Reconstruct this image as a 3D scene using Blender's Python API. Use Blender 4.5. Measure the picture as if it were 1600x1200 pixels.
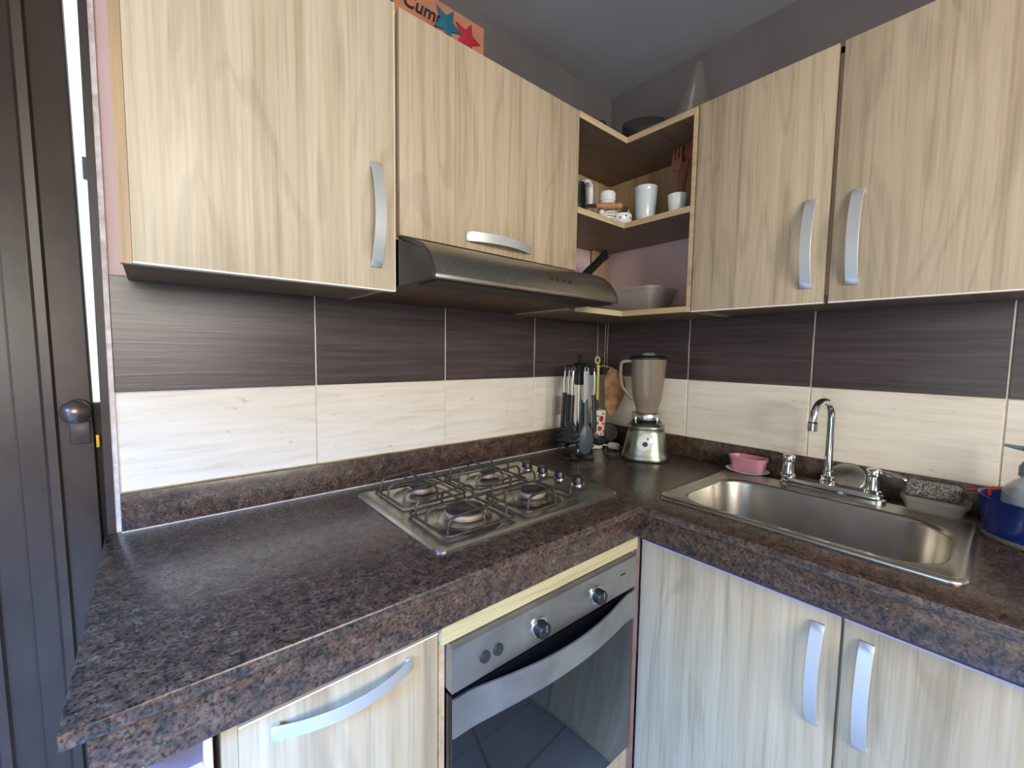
import bpy, bmesh, math, random
from mathutils import Matrix, Vector
random.seed(7)
PI = math.pi
scn = bpy.context.scene
for o in list(bpy.data.objects): bpy.data.objects.remove(o)

# ------------------------------------------------------------------ camera
cam_d = bpy.data.cameras.new('camera'); cam = bpy.data.objects.new('camera', cam_d)
scn.collection.objects.link(cam); scn.camera = cam
cam_d.sensor_width = 36.0; cam_d.lens = 36.0 * 662.58 / 1600.0
cam_d.clip_start = 0.02; cam_d.clip_end = 60
F = Vector((0.64524386, 0.76040235, -0.07381479)); Rr = Vector((0.76307932, -0.64615227, 0.01404248)); U = Vector((0.03701766, 0.06538736, 0.9971731))
cam.matrix_world = Matrix(((Rr.x, U.x, -F.x, -1.5478), (Rr.y, U.y, -F.y, -1.189), (Rr.z, U.z, -F.z, 1.2832), (0, 0, 0, 1)))

# ------------------------------------------------------------------ world, lights, exposure
wd = bpy.data.worlds.new('sky'); scn.world = wd; wd.use_nodes = True
bg = wd.node_tree.nodes['Background']; bg.inputs[0].default_value = (0.86, 0.94, 1.0, 1); bg.inputs[1].default_value = 2.2
def area(name, loc, target, sx, sy, power, color):
    l = bpy.data.lights.new(name, 'AREA'); l.shape = 'RECTANGLE'; l.size = sx; l.size_y = sy; l.energy = power; l.color = color
    o = bpy.data.objects.new(name, l); scn.collection.objects.link(o); o.location = loc
    o.rotation_euler = (Vector(target) - Vector(loc)).to_track_quat('-Z', 'Y').to_euler()
    return o
area('unseen_window_fill', (-1.75, -3.16, 1.76), (-.75, 0, 1.35), 1.4, 0.75, 66, (1.0, 0.935, 0.84))  # lamp at an invented window behind the camera, placed to light the scene
area('unseen_doorway_fill', (-3.35, -1.75, 2.15), (-1.4, -.5, 0.5), 0.9, 0.35, 430, (0.13, 0.40, 1.0))  # blue lamp outside an invented doorway, aimed so the lintel cuts it low
scn.view_settings.view_transform = 'Standard'; scn.view_settings.look = 'None'
scn.view_settings.gamma = 1.0; scn.view_settings.use_curve_mapping = False
scn.view_settings.exposure = 0.16

# ------------------------------------------------------------------ materials
MATS = {}
def lin(r, g, b):
    f = lambda c: (c/255/12.92 if c/255 <= .04045 else ((c/255+.055)/1.055)**2.4)
    return (f(r), f(g), f(b), 1)
class NT:
    def __init__(s, name):
        s.m = bpy.data.materials.new(name); s.m.use_nodes = True; s.t = s.m.node_tree
        s.b = s.t.nodes['Principled BSDF']; MATS[name] = s.m
    def n(s, typ, **kw):
        x = s.t.nodes.new(typ)
        for k, v in kw.items():
            if k.startswith('i_'):
                k = k[2:]; k = int(k) if k.isdigit() else k
                x.inputs[k].default_value = v
            else: setattr(x, k, v)
        return x
    def l(s, a, b): s.t.links.new(a, b)
    def coords(s, scale, rnd=True):
        tc = s.n('ShaderNodeTexCoord'); mp = s.n('ShaderNodeMapping'); mp.inputs['Scale'].default_value = scale
        s.l(tc.outputs['Object'], mp.inputs[0])
        if rnd:
            oi = s.n('ShaderNodeObjectInfo'); mu = s.n('ShaderNodeVectorMath', operation='SCALE'); cb = s.n('ShaderNodeCombineXYZ')
            for k in range(3): s.l(oi.outputs['Random'], cb.inputs[k])
            s.l(cb.outputs[0], mu.inputs[0]); mu.inputs['Scale'].default_value = 37.0
            s.l(mu.outputs[0], mp.inputs['Location'])
        return mp.outputs[0]
    def noise(s, co, scale=1, detail=4, rough=.55, dist=0):
        x = s.n('ShaderNodeTexNoise'); x.inputs['Scale'].default_value = scale; x.inputs['Detail'].default_value = detail
        x.inputs['Roughness'].default_value = rough; x.inputs['Distortion'].default_value = dist
        s.l(co, x.inputs['Vector']); return x.outputs['Fac']
    def ramp(s, fac, stops):
        x = s.n('ShaderNodeValToRGB'); e = x.color_ramp.elements
        while len(e) < len(stops): e.new(0.5)
        for q, (p, c) in zip(e, stops): q.position = p; q.color = c
        s.l(fac, x.inputs[0]); return x.outputs[0]
    def mix(s, fac, a, b, mode='MIX'):
        x = s.n('ShaderNodeMix', data_type='RGBA', blend_type=mode)
        if isinstance(fac, (int, float)): x.inputs[0].default_value = fac
        else: s.l(fac, x.inputs[0])
        for sl, v in ((6, a), (7, b)):
            if isinstance(v, tuple): x.inputs[sl].default_value = v
            else: s.l(v, x.inputs[sl])
        return x.outputs[2]
    def color(s, c):
        if isinstance(c, tuple): s.b.inputs['Base Color'].default_value = c
        else: s.l(c, s.b.inputs['Base Color'])
    def bump(s, h, strength=.2, dist=.002):
        x = s.n('ShaderNodeBump'); x.inputs['Strength'].default_value = strength; x.inputs['Distance'].default_value = dist
        s.l(h, x.inputs['Height']); s.l(x.outputs[0], s.b.inputs['Normal'])
    def set(s, **kw):
        for k, v in kw.items():
            k = {'rough': 'Roughness', 'metal': 'Metallic', 'ior': 'IOR', 'trans': 'Transmission Weight', 'coat': 'Coat Weight', 'spec': 'Specular IOR Level', 'aniso': 'Anisotropic'}[k]
            if isinstance(v, (int, float)): s.b.inputs[k].default_value = v
            else: s.l(v, s.b.inputs[k])
W1 = (1, 1, 1, 1)
def g(v): return (v, v, v, 1)

def wood(name, axis, dark, mid, light, stain=None):
    t = NT(name)
    sc = {'z': (26, 26, .75), 'x': (.75, 26, 26), 'y': (26, .75, 26)}[axis]
    co = t.coords(sc)
    n1 = t.noise(co, 1.3, 5, .6, .5)
    base = t.ramp(n1, [(.22, dark), (.45, mid), (.75, light)])
    sf = tuple(6.5*q for q in sc); co2 = t.coords(sf)
    n2 = t.noise(co2, 1.0, 3, .6, .2)
    fine = t.ramp(n2, [(.25, g(.80)), (.5, g(1.0)), (.8, g(1.04))])
    c = t.mix(1.0, base, fine, 'MULTIPLY')
    sw = {'z': (5, 5, .8), 'x': (.8, 5, 5), 'y': (5, .8, 5)}[axis]
    n3 = t.noise(t.coords(sw), 1.0, 2, .5, 1.5)
    w = t.n('ShaderNodeMath', operation='MULTIPLY', i_1=34.0); t.l(n3, w.inputs[0])
    si = t.n('ShaderNodeMath', operation='SINE'); t.l(w.outputs[0], si.inputs[0])
    fig = t.ramp(si.outputs[0], [(.0, g(1)), (.6, g(1)), (.97, g(.84))])
    c = t.mix(.7, c, fig, 'MULTIPLY')
    if stain is not None:
        n4 = t.noise(t.coords((3, 3, 3)), 1.5, 3, .6, .4)
        m = t.ramp(n4, [(.55, g(0)), (.75, g(.7))]); c = t.mix(m, c, stain)
    t.color(c); t.set(rough=.42, spec=.4); t.bump(n2, .12, .001)
    return t.m
wood('wood_door', 'z', lin(166, 148, 122), lin(198, 182, 154), lin(214, 200, 175))
wood('wood_door_warm', 'z', lin(152, 132, 108), lin(185, 165, 136), lin(202, 184, 156))
wood('wood_door_pale', 'z', lin(156, 138, 112), lin(186, 168, 138), lin(202, 187, 160))
wood('wood_carcass', 'z', lin(150, 122, 92), lin(182, 152, 116), lin(200, 172, 136))
wood('wood_board_x', 'x', lin(164, 136, 100), lin(200, 174, 132), lin(214, 192, 152))
wood('wood_board_y', 'y', lin(150, 124, 94), lin(190, 162, 124), lin(206, 182, 146))
wood('wood_yellow', 'x', lin(176, 160, 112), lin(202, 186, 138), lin(214, 200, 156))
wood('wood_shelf_shade', 'x', lin(96, 76, 60), lin(124, 100, 80), lin(140, 116, 94))  # darkened wood: shade between the shelves put into the colour
wood('wood_under_shade', 'x', lin(92, 74, 58), lin(120, 98, 78), lin(140, 116, 92))  # darkened wood: shade beneath the wall cabinets put into the colour

def plain(name, c, rough=.5, metal=0.0, **kw):
    t = NT(name); t.color(c); t.set(rough=rough, metal=metal, **kw); return t.m
def mottled(name, c1, c2, scale=6, rough=.5, metal=0.0, bump=0, **kw):
    t = NT(name); n = t.noise(t.coords((1, 1, 1)), scale, 4, .6, .2)
    t.color(t.ramp(n, [(.3, c1), (.7, c2)])); t.set(rough=rough, metal=metal, **kw)
    if bump: t.bump(n, bump, .004)
    return t.m
plain('edge_white', lin(240, 234, 220), .35)
plain('edge_lilac', lin(186, 172, 188), .35)
mottled('filler_plum', lin(126, 96, 94), lin(146, 114, 110), 20, .5)
mottled('paint_pink', lin(214, 186, 186), lin(224, 198, 196), 3, .7, bump=.05)
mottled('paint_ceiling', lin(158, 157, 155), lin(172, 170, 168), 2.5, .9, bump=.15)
mottled('shade_mauve_grey', lin(96, 90, 92), lin(110, 104, 104), 3, .9, bump=.1)  # dark tone for the shaded wall above the cabinets
mottled('paint_room', lin(150, 146, 140), lin(160, 156, 150), 2, .8)
mottled('plaster_edge', lin(190, 172, 170), lin(236, 228, 228), 40, .8, bump=.4)

t = NT('tile_dark'); co = t.coords((3, 3, 90)); n = t.noise(co, 1, 4, .65, .3)
n2 = t.noise(t.coords((2, 2, 9)), 1.5, 3, .5, .3)
c = t.ramp(n, [(.25, lin(52, 42, 42)), (.5, lin(72, 59, 59)), (.78, lin(94, 80, 78))])
c = t.mix(.5, c, t.ramp(n2, [(.3, g(.8)), (.7, g(1.1))]), 'MULTIPLY')
t.color(c); t.set(rough=.34, spec=.6); t.bump(n, .35, .0012)
t = NT('tile_cream'); co = t.coords((5, 5, 60)); n = t.noise(co, 1, 4, .65, .4)
c = t.ramp(n, [(.22, lin(212, 200, 182)), (.42, lin(234, 224, 208)), (.7, lin(243, 236, 223))])
sp = t.noise(t.coords((26, 26, 70)), 1.0, 2, .5); sp = t.ramp(sp, [(.24, g(.62)), (.31, g(1))])
c = t.mix(.7, c, sp, 'MULTIPLY')
pk = t.noise(t.coords((3, 3, 4)), 1.2, 2, .5); pk = t.ramp(pk, [(.62, g(0)), (.78, g(.35))])
c = t.mix(pk, c, lin(214, 186, 182)); t.color(c); t.set(rough=.3, spec=.5); t.bump(n, .12, .001)
mottled('grout', lin(206, 192, 176), lin(232, 220, 206), 60, .9)
mottled('caulk_yellow', lin(120, 100, 60), lin(196, 164, 84), 12, .6)

t = NT('granite'); co = t.coords((1, 1, 1), False)
n1 = t.noise(co, 52, 6, .72, .35); n2 = t.noise(co, 190, 3, .65, .2)
v = t.n('ShaderNodeTexVoronoi'); v.inputs['Scale'].default_value = 260; t.l(co, v.inputs['Vector'])
base = t.ramp(n1, [(.30, lin(30, 28, 27)), (.43, lin(70, 61, 54)), (.54, lin(102, 74, 59)), (.60, lin(98, 87, 74)), (.75, lin(136, 118, 98))])
dk = t.ramp(n2, [(.36, g(.16)), (.52, g(1))])
c = t.mix(1.0, base, dk, 'MULTIPLY')
vs = t.ramp(v.outputs['Color'], [(.0, g(.65)), (1.0, g(1.25))]); c = t.mix(.6, c, vs, 'MULTIPLY')
n3 = t.noise(co, 160, 2, .5); wh = t.ramp(n3, [(.73, g(0)), (.77, g(1))]); c = t.mix(wh, c, lin(150, 132, 118))
t.color(c); t.set(rough=t.ramp(n2, [(.3, g(.34)), (.7, g(.22))]), spec=.5)

t = NT('steel'); n = t.noise(t.coords((4, 160, 160)), 1, 3, .6); n2 = t.noise(t.coords((1, 1, 1)), 9, 4, .6, .5)
t.color(t.ramp(n2, [(.3, lin(176, 173, 162)), (.7, lin(206, 204, 196))])); t.set(metal=1.0, rough=t.ramp(n2, [(.3, g(.42)), (.7, g(.28))]))
t.bump(n, .06, .0006)
t = NT('steel_sink'); n = t.noise(t.coords((1, 1, 1)), 160, 2, .6); n2 = t.noise(t.coords((1, 1, 1)), 7, 4, .6, .5)
t.color(t.ramp(n2, [(.3, lin(168, 163, 153)), (.7, lin(194, 190, 182))])); t.set(metal=1.0, rough=.30); t.bump(n, .05, .0005)
t = NT('steel_hood'); n = t.noise(t.coords((1, 1, 1)), 170, 1, .4); n2 = t.noise(t.coords((3, 8, 8)), 1, 3, .6, .3)
base = t.ramp(n2, [(.3, lin(150, 148, 138)), (.7, lin(180, 178, 168))])
sp = t.ramp(n, [(.70, g(0)), (.73, g(1))]); t.color(t.mix(sp, base, lin(220, 214, 200))); t.set(metal=1.0, rough=.34)
plain('chrome', lin(215, 218, 216), .12, 1.0)
plain('chrome_dull', lin(190, 192, 188), .3, 1.0)
plain('aluminium', lin(206, 208, 208), .42, .5)
plain('pewter', lin(150, 154, 136), .33, 1.0)
t = NT('oven_steel'); n = t.noise(t.coords((90, 90, 4)), 1, 3, .6); n2 = t.noise(t.coords((1, 1, 1)), 6, 4, .6, .6)
t.color(t.ramp(n2, [(.3, lin(150, 148, 144)), (.7, lin(186, 184, 180))])); t.set(metal=.9, rough=.4)
plain('oven_glass', lin(14, 15, 18), .06, 0, spec=.7)
plain('black_plastic', lin(26, 26, 28), .35)
plain('black_nylon', lin(34, 36, 40), .45)
plain('grey_nylon', lin(72, 80, 86), .4)
plain('pale_grip', lin(160, 172, 178), .45)
plain('dark_grey', lin(58, 57, 56), .45, .3)
plain('black_iron', lin(46, 42, 38), .45, .6)
mottled('worn_iron', lin(60, 53, 45), lin(104, 94, 82), 40, .45, .5)
plain('void', lin(12, 10, 9), .8)
plain('burner_ring', lin(206, 178, 160), .45, .5)
mottled('burner_cap', lin(48, 46, 44), lin(74, 70, 66), 60, .5, .4)
mottled('greasy_filter', lin(66, 44, 30), lin(110, 74, 50), 14, .5)
plain('ceramic_white', lin(232, 234, 232), .18)
plain('ceramic_cool', lin(206, 214, 214), .15)
plain('plastic_white', lin(228, 226, 222), .4)
plain('plastic_cream', lin(204, 188, 180), .4)
plain('slot_dark', lin(60, 48, 44), .6)
plain('print_black', lin(40, 38, 38), .6)
plain('wood_handle', lin(188, 134, 96), .45)
plain('wood_red', lin(122, 60, 40), .5)
plain('wood_red_pale', lin(156, 104, 80), .5)
plain('pink_plastic', lin(196, 136, 152), .4)
plain('yellow_plastic', lin(206, 190, 70), .4)
plain('red_plastic', lin(230, 62, 40), .35)
plain('teal_glitter', lin(38, 104, 124), .35, .2)
plain('red_glitter', lin(176, 42, 58), .35, .2)
mottled('copper_card', lin(150, 94, 70), lin(186, 130, 94), 9, .55)
mottled('card_ochre', lin(196, 150, 96), lin(206, 160, 100), 9, .55)
plain('ink', lin(30, 26, 30), .6)
mottled('sock_cloth', lin(128, 88, 62), lin(190, 146, 108), 24, .9, bump=.4)
plain('brass', lin(214, 170, 70), .3, 1.0)
plain('iron_door_knob', lin(116, 104, 100), .32, .8)
t = NT('door_steel'); n = t.noise(t.coords((3, 3, 1.5)), 3, 4, .6, .4)
t.color(t.ramp(n, [(.3, lin(52, 42, 37)), (.7, lin(70, 58, 51))])); t.set(rough=.4, spec=.5); t.bump(t.noise(t.coords((1, 1, 1)), 30, 3), .12, .003)
plain('door_frame_dark', lin(48, 38, 36), .5)
plain('mauve_panel', lin(104, 96, 116), .45)
t = NT('floor_tile')
br = t.n('ShaderNodeTexBrick'); br.offset = 0.0; br.inputs['Scale'].default_value = 1.0
br.inputs['Brick Width'].default_value = .45; br.inputs['Row Height'].default_value = .45; br.inputs['Mortar Size'].default_value = .006
br.inputs['Color1'].default_value = lin(150, 146, 140); br.inputs['Color2'].default_value = lin(160, 156, 150); br.inputs['Mortar'].default_value = lin(96, 88, 80)
t.l(t.coords((1, 1, 1), False), br.inputs['Vector']); t.color(br.outputs['Color']); t.set(rough=.25)
def clear(name, c, alpha, rough=.08):
    t = NT(name); t.color(c); t.set(rough=rough, spec=.6); t.b.inputs['Alpha'].default_value = alpha; return t.m
clear('clear_plastic', lin(128, 122, 116), .20)
clear('clear_frost', lin(170, 164, 154), .40, .2)
clear('window_glass', lin(220, 230, 235), .06)
clear('jar_plastic', lin(150, 136, 118), .68, .22)
clear('blue_plastic', lin(16, 48, 128), .93, .2)
clear('pump_plastic', lin(110, 138, 148), .88, .25)
clear('soap_bottle', lin(176, 190, 196), .38, .1)
plain('enamel_white', lin(224, 224, 212), .2)
plain('rose_red', lin(186, 40, 48), .3)
plain('leaf_green', lin(96, 122, 88), .4)
t = NT('steel_wool'); n = t.noise(t.coords((1, 1, 1)), 260, 2, .7)
t.color(t.ramp(n, [(.4, lin(70, 66, 62)), (.62, lin(190, 186, 180))])); t.set(metal=.7, rough=.4); t.bump(n, 1.0, .006)

# ------------------------------------------------------------------ mesh building
COL = scn.collection
class MB:
    def __init__(s): s.v = []; s.f = []
    def add(s, vs, fs):
        o = len(s.v); s.v += [tuple(q) for q in vs]; s.f += [tuple(i+o for i in q) for q in fs]; return s
    def box(s, x0, x1, y0, y1, z0, z1):
        x0, x1 = sorted((x0, x1)); y0, y1 = sorted((y0, y1)); z0, z1 = sorted((z0, z1))
        return s.add([(x0,y0,z0),(x1,y0,z0),(x1,y1,z0),(x0,y1,z0),(x0,y0,z1),(x1,y0,z1),(x1,y1,z1),(x0,y1,z1)],
                     [(0,3,2,1),(4,5,6,7),(0,1,5,4),(1,2,6,5),(2,3,7,6),(3,0,4,7)])
    def loft(s, rings, cap0=True, cap1=True, closed=True):
        n = len(rings[0]); vs = [p for r in rings for p in r]; fs = []
        for i in range(len(rings)-1):
            for j in range(n if closed else n-1):
                k = (j+1) % n; fs.append((i*n+j, i*n+k, (i+1)*n+k, (i+1)*n+j))
        if cap0: fs.append(tuple(reversed(range(n))))
        if cap1: fs.append(tuple((len(rings)-1)*n+j for j in range(n)))
        return s.add(vs, fs)
    def lathe(s, prof, c=(0, 0, 0), seg=32, axis=None, squash=(1, 1), cap0=True, cap1=True, power=2.0, rot=0.0):
        rings = []
        for r, z in prof:
            ring = []
            for j in range(seg):
                a = 2*PI*j/seg; ca, sa = math.cos(a), math.sin(a)
                if power != 2.0:
                    q = (abs(ca)**power + abs(sa)**power)**(-1/power); ca *= q; sa *= q
                x, y = r*ca*squash[0], r*sa*squash[1]
                ring.append((x*math.cos(rot)-y*math.sin(rot), x*math.sin(rot)+y*math.cos(rot), z))
            rings.append(ring)
        M = Matrix.Translation(c)
        if axis is not None: M = M @ Vector((0, 0, 1)).rotation_difference(Vector(axis)).to_matrix().to_4x4()
        rings = [[tuple(M @ Vector(p)) for p in r] for r in rings]
        return s.loft(rings, cap0, cap1)
    def tube(s, pts, r, seg=10, closed=False, flat=None):
        pts = [Vector(p) for p in pts]; n = len(pts); rad = r if isinstance(r, (list, tuple)) else [r]*n
        rings = []; prev = None
        for i, p in enumerate(pts):
            if closed: d = (pts[(i+1) % n]-pts[i-1])
            else: d = pts[min(i+1, n-1)]-pts[max(i-1, 0)]
            d.normalize()
            if prev is None:
                a = Vector((0, 0, 1)) if abs(d.z) < .9 else Vector((1, 0, 0)); u = d.cross(a).normalized()
            else: u = (prev - d*prev.dot(d)).normalized()
            prev = u; w = d.cross(u)
            f1, f2 = flat or (1, 1)
            rings.append([tuple(p + u*(rad[i]*f1*math.cos(2*PI*j/seg)) + w*(rad[i]*f2*math.sin(2*PI*j/seg))) for j in range(seg)])
        if closed: rings.append(rings[0]); return s.loft(rings, False, False)
        return s.loft(rings)
    def prism(s, poly, d0, d1, plane='xy'):
        m = {'xy': lambda a, b, d: (a, b, d), 'xz': lambda a, b, d: (a, d, b), 'yz': lambda a, b, d: (d, a, b)}[plane]
        return s.loft([[m(a, b, d0) for a, b in poly], [m(a, b, d1) for a, b in poly]])
    def xf(s, M): s.v = [tuple(M @ Vector(p)) for p in s.v]; return s
def rrect(x0, x1, y0, y1, r, z, k=6):
    out = []
    for cx, cy, a0 in ((x1-r, y1-r, 0), (x0+r, y1-r, PI/2), (x0+r, y0+r, PI), (x1-r, y0+r, 1.5*PI)):
        for i in range(k+1):
            a = a0 + PI/2*i/k; out.append((cx+r*math.cos(a), cy+r*math.sin(a), z))
    return out
def smooth_path(pts, n=6):
    P = [Vector(p) for p in pts]; out = []
    for i in range(len(P)-1):
        p0 = P[max(i-1, 0)]; p1 = P[i]; p2 = P[i+1]; p3 = P[min(i+2, len(P)-1)]
        for k in range(n):
            t = k/n
            out.append(.5*((2*p1)+(p2-p0)*t+(2*p0-5*p1+4*p2-p3)*t*t+(3*p1-p0-3*p2+p3)*t**3))
    out.append(P[-1]); return [tuple(q) for q in out]
def rootloc(o):
    v = Vector((0, 0, 0))
    while o is not None: v += o.location; o = o.parent
    return v
def build(name, mb, mat, parent=None, bevel=0.0, seg=2, org=None, sharp=38):
    bm = bmesh.new(); vs = [bm.verts.new(p) for p in mb.v]
    for f in mb.f:
        try: bm.faces.new([vs[i] for i in f])
        except ValueError: pass
    bmesh.ops.recalc_face_normals(bm, faces=bm.faces[:])
    if bevel:
        es = [e for e in bm.edges if len(e.link_faces) == 2 and e.calc_face_angle(0) > .6]
        bmesh.ops.bevel(bm, geom=es, offset=bevel, segments=seg, profile=.5, affect='EDGES', clamp_overlap=True)
    off = rootloc(parent) if parent is not None else Vector(org or (0, 0, 0))
    bmesh.ops.translate(bm, verts=bm.verts[:], vec=-off)
    me = bpy.data.meshes.new(name); bm.to_mesh(me); bm.free()
    me.polygons.foreach_set('use_smooth', [True]*len(me.polygons)); me.set_sharp_from_angle(angle=math.radians(sharp))
    me.materials.append(MATS[mat]); o = bpy.data.objects.new(name, me); COL.objects.link(o)
    if parent is not None: o.parent = parent
    else: o.location = off
    return o
def thing(name, label, cat, loc, group=None):
    o = bpy.data.objects.new(name, None); COL.objects.link(o); o.location = loc; o.empty_display_size = .05
    o['label'] = label; o['category'] = cat
    if group: o['group'] = group
    return o
def tag(o, label, cat, group=None):
    o['label'] = label; o['category'] = cat
    if group: o['group'] = group
    return o
def struct(o, label=None):
    o['kind'] = 'structure'
    if label: o['label'] = label
    return o
def box(*a): return MB().box(*a)

# ================================================================== SETTING
struct(build('floor', box(-2.82, .12, -3.12, .12, -.06, 0), 'floor_tile'), 'grey tiled kitchen floor')
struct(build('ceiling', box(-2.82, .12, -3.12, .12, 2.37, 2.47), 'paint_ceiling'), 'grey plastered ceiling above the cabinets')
wl = struct(build('wall_left', MB().box(-1.617, 0, 0, .12, 0, 2.37).box(-2.5, -1.617, 0, .12, 2.06, 2.37).box(-2.82, -2.5, 0, .12, 0, 2.37), 'paint_pink'), 'pink wall with tiled splashback behind the hob')
wr = struct(build('wall_right', box(0, .12, -3.12, .12, 0, 2.37), 'paint_pink'), 'pink wall with tiled splashback behind the sink')
struct(build('wall_back', MB().box(-2.82, -2.45, -3.12, -3, 0, 2.37).box(-1.05, 0, -3.12, -3, 0, 2.37).box(-2.45, -1.05, -3.12, -3, 0, 1.05).box(-2.45, -1.05, -3.12, -3, 2.15, 2.37), 'paint_room'))
struct(build('wall_side', MB().box(-2.82, -2.7, -3, -2.1, 0, 2.37).box(-2.82, -2.7, -.9, 0, 0, 2.37).box(-2.82, -2.7, -2.1, -.9, 1.8, 2.37), 'paint_room'))  # unseen side doorway, lintel kept low to cut off the blue light
w1 = struct(bpy.data.objects.new('unseen_window', None)); COL.objects.link(w1); w1.location = (-1.75, -3.06, 1.05)  # unseen window, added where the warm lamp shines in
fr = MB()
for a in ((-2.45, -2.41), (-1.09, -1.05), (-1.77, -1.73)): fr.box(a[0], a[1], -3.09, -3.04, 1.05, 2.15)
fr.box(-2.45, -1.05, -3.09, -3.04, 1.05, 1.09).box(-2.45, -1.05, -3.09, -3.04, 2.11, 2.15)
build('window_frame', fr, 'plastic_white', w1)
for a in ((-2.41, -1.77), (-1.73, -1.09)): build('pane', box(a[0], a[1], -3.068, -3.062, 1.09, 2.11), 'window_glass', w1)
struct(build('trim_2', MB().box(-2.83, -2.69, -2.1, -2.06, 0, 1.8).box(-2.83, -2.69, -.94, -.9, 0, 1.8).box(-2.83, -2.69, -2.1, -.9, 1.77, 1.8), 'door_frame_dark'))
struct(build('trim_1', box(-1.6175, -1.609, -.012, .0, .9, 2.37), 'plaster_edge'), 'rough pale plaster edge where the wall meets the door frame')

build('upper_shade', box(-1.60, -.002, -.003, .001, 2.0, 2.369), 'shade_mauve_grey', wl)  # shade above the cabinets painted as a dark band over the pink
build('upper_shade', box(-.003, .001, -2.9, -.002, 2.0, 2.369), 'shade_mauve_grey', wr)
# splashback tiles
build('grout_bed', box(-1.6095, -.001, -.006, 0, .93, 1.4285), 'grout', wl)
build('grout_bed', box(-.006, 0, -1.98, -.001, .93, 1.4285), 'grout', wr)
jx = [-1.611, -1.2206, -.8277, -.4348, -.056, -.004]
for i in range(len(jx)-1):
    for z0, z1, m in ((.935, 1.1885, 'tile_cream'), (1.1905, 1.428, 'tile_dark')):
        build('tile', box(jx[i]+.002, jx[i+1]-.002, -.0085, -.003, z0, z1), m, wl, bevel=.0012, seg=1)
jy = [-.0105, -.024, -.3992, -.7921, -1.185, -1.578, -1.97]
for i in range(len(jy)-1):
    for z0, z1, m in ((.935, 1.1885, 'tile_cream'), (1.1905, 1.428, 'tile_dark')):
        build('tile', box(-.0085, -.003, jy[i+1]+.002, jy[i]-.002, z0, z1), m, wr, bevel=.0012, seg=1)

# brown steel door on the far left
d1 = struct(bpy.data.objects.new('door_1', None), 'dark brown steel door with vertical ribs, standing slightly ajar'); COL.objects.link(d1); d1.location = (-2.44, .03, 0)
tilt = Matrix.Translation((-1.6425, .03, .95)) @ Matrix.Rotation(-.0115, 4, 'Y') @ Matrix.Translation((1.6425, -.03, -.95))
build('door_leaf', box(-2.44, -1.6425, .012, .05, .01, 2.02).xf(tilt), 'door_steel', d1, bevel=.003)
for x0, x1 in ((-1.713, -1.690), (-1.806, -1.783), (-1.90, -1.877), (-2.0, -1.977), (-2.1, -2.077), (-2.2, -2.177), (-2.3, -2.277)):
    build('rib', MB().prism([(x0, .0125), (x0+.006, .004), (x1-.004, .004), (x1, .0125)], .02, 2.0).xf(tilt), 'door_steel', d1)
for x0 in (-1.748, -1.842):
    build('groove', box(x0, x0+.003, .0105, .014, .02, 2.0).xf(tilt), 'door_frame_dark', d1)
build('gap_block', box(-1.650, -1.628, .056, .08, .0, 1.165), 'door_frame_dark', d1)  # added dark strip, blocks the bright gap below the knob
kb = build('door_knob', MB().lathe([(.004, -.0), (.012, .0), (.012, .03), (.019, .036), (.0225, .048), (.021, .058), (.012, .066), (.003, .068)], (-1.664, .012, 1.158), 24, axis=(0, -1, 0)), 'iron_door_knob', d1)
build('rosette', MB().lathe([(.003, 0), (.021, 0), (.019, .006), (.003, .007)], (-1.664, .012, 1.158), 28, axis=(0, -1, 0)), 'door_steel', kb)
build('keyhole_plate', box(-1.678, -1.648, .007, .013, 1.088, 1.135), 'door_steel', d1, bevel=.003)
build('latch', box(-1.6405, -1.636, .0, .02, 1.08, 1.105), 'brass', d1)
fm = MB().box(-1.6305, -1.6178, -.014, .12, 0, 2.06).box(-2.5, -1.6178, -.014, .12, 2.03, 2.06).box(-2.5, -2.46, -.014, .12, 0, 2.06)
build('door_frame', fm, 'door_frame_dark', d1)
# far white building seen through the gap
eb = thing('neighbour_building', 'sunlit white building seen through the narrow door gap', 'building', (-2.4, 4.6, -1))
build('facade', box(-4.5, .5, 4.6, 5.0, -1, 6), 'plastic_white', eb)
build('window', box(-1.98, -1.90, 4.57, 4.605, 2.86, 3.06), 'print_black', eb)
struct(build('ground', box(-6, 3, .13, 7, -.3, -.1), 'paint_room'))

# ================================================================== COUNTERTOP
ct = thing('countertop', 'L-shaped dark brown speckled granite countertop with upstand', 'countertop', (-.6, -.3, .8))
XE = -1.634; DF = -.605; DR = -.62; YE = -1.75
hx0, hx1, hy0, hy1 = -.505, -.11, -1.15, -.605
xs = [XE, -.62, hx0, hx1, -.001]; ys = [YE, hy0, DF, -.001]
bm = MB(); vid = {}
def vtx(i, j, z):
    k = (i, j, z)
    if k not in vid: vid[k] = len(bm.v); bm.v.append((xs[i], ys[j], z))
    return vid[k]
cells = set()
for i in range(4):
    for j in range(3):
        inL = (j == 2) or (i >= 1)
        if inL and not (i == 2 and j == 1): cells.add((i, j))
for (i, j) in cells:
    bm.f.append((vtx(i, j, .9), vtx(i+1, j, .9), vtx(i+1, j+1, .9), vtx(i, j+1, .9)))
    bm.f.append((vtx(i, j, .88), vtx(i, j+1, .88), vtx(i+1, j+1, .88), vtx(i+1, j, .88)))
    for (di, dj, a, b) in ((0, -1, (i, j), (i+1, j)), (1, 0, (i+1, j), (i+1, j+1)), (0, 1, (i+1, j+1), (i, j+1)), (-1, 0, (i, j+1), (i, j))):
        if (i+di, j+dj) not in cells:
            bm.f.append((vtx(*a, .88), vtx(*b, .88), vtx(*b, .9), vtx(*a, .9)))
build('slab', bm, 'granite', ct, bevel=.0035)
build('apron', box(XE+.02, -.60, -.599, -.575, .8185, .8815), 'granite', ct, bevel=.002)
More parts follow.
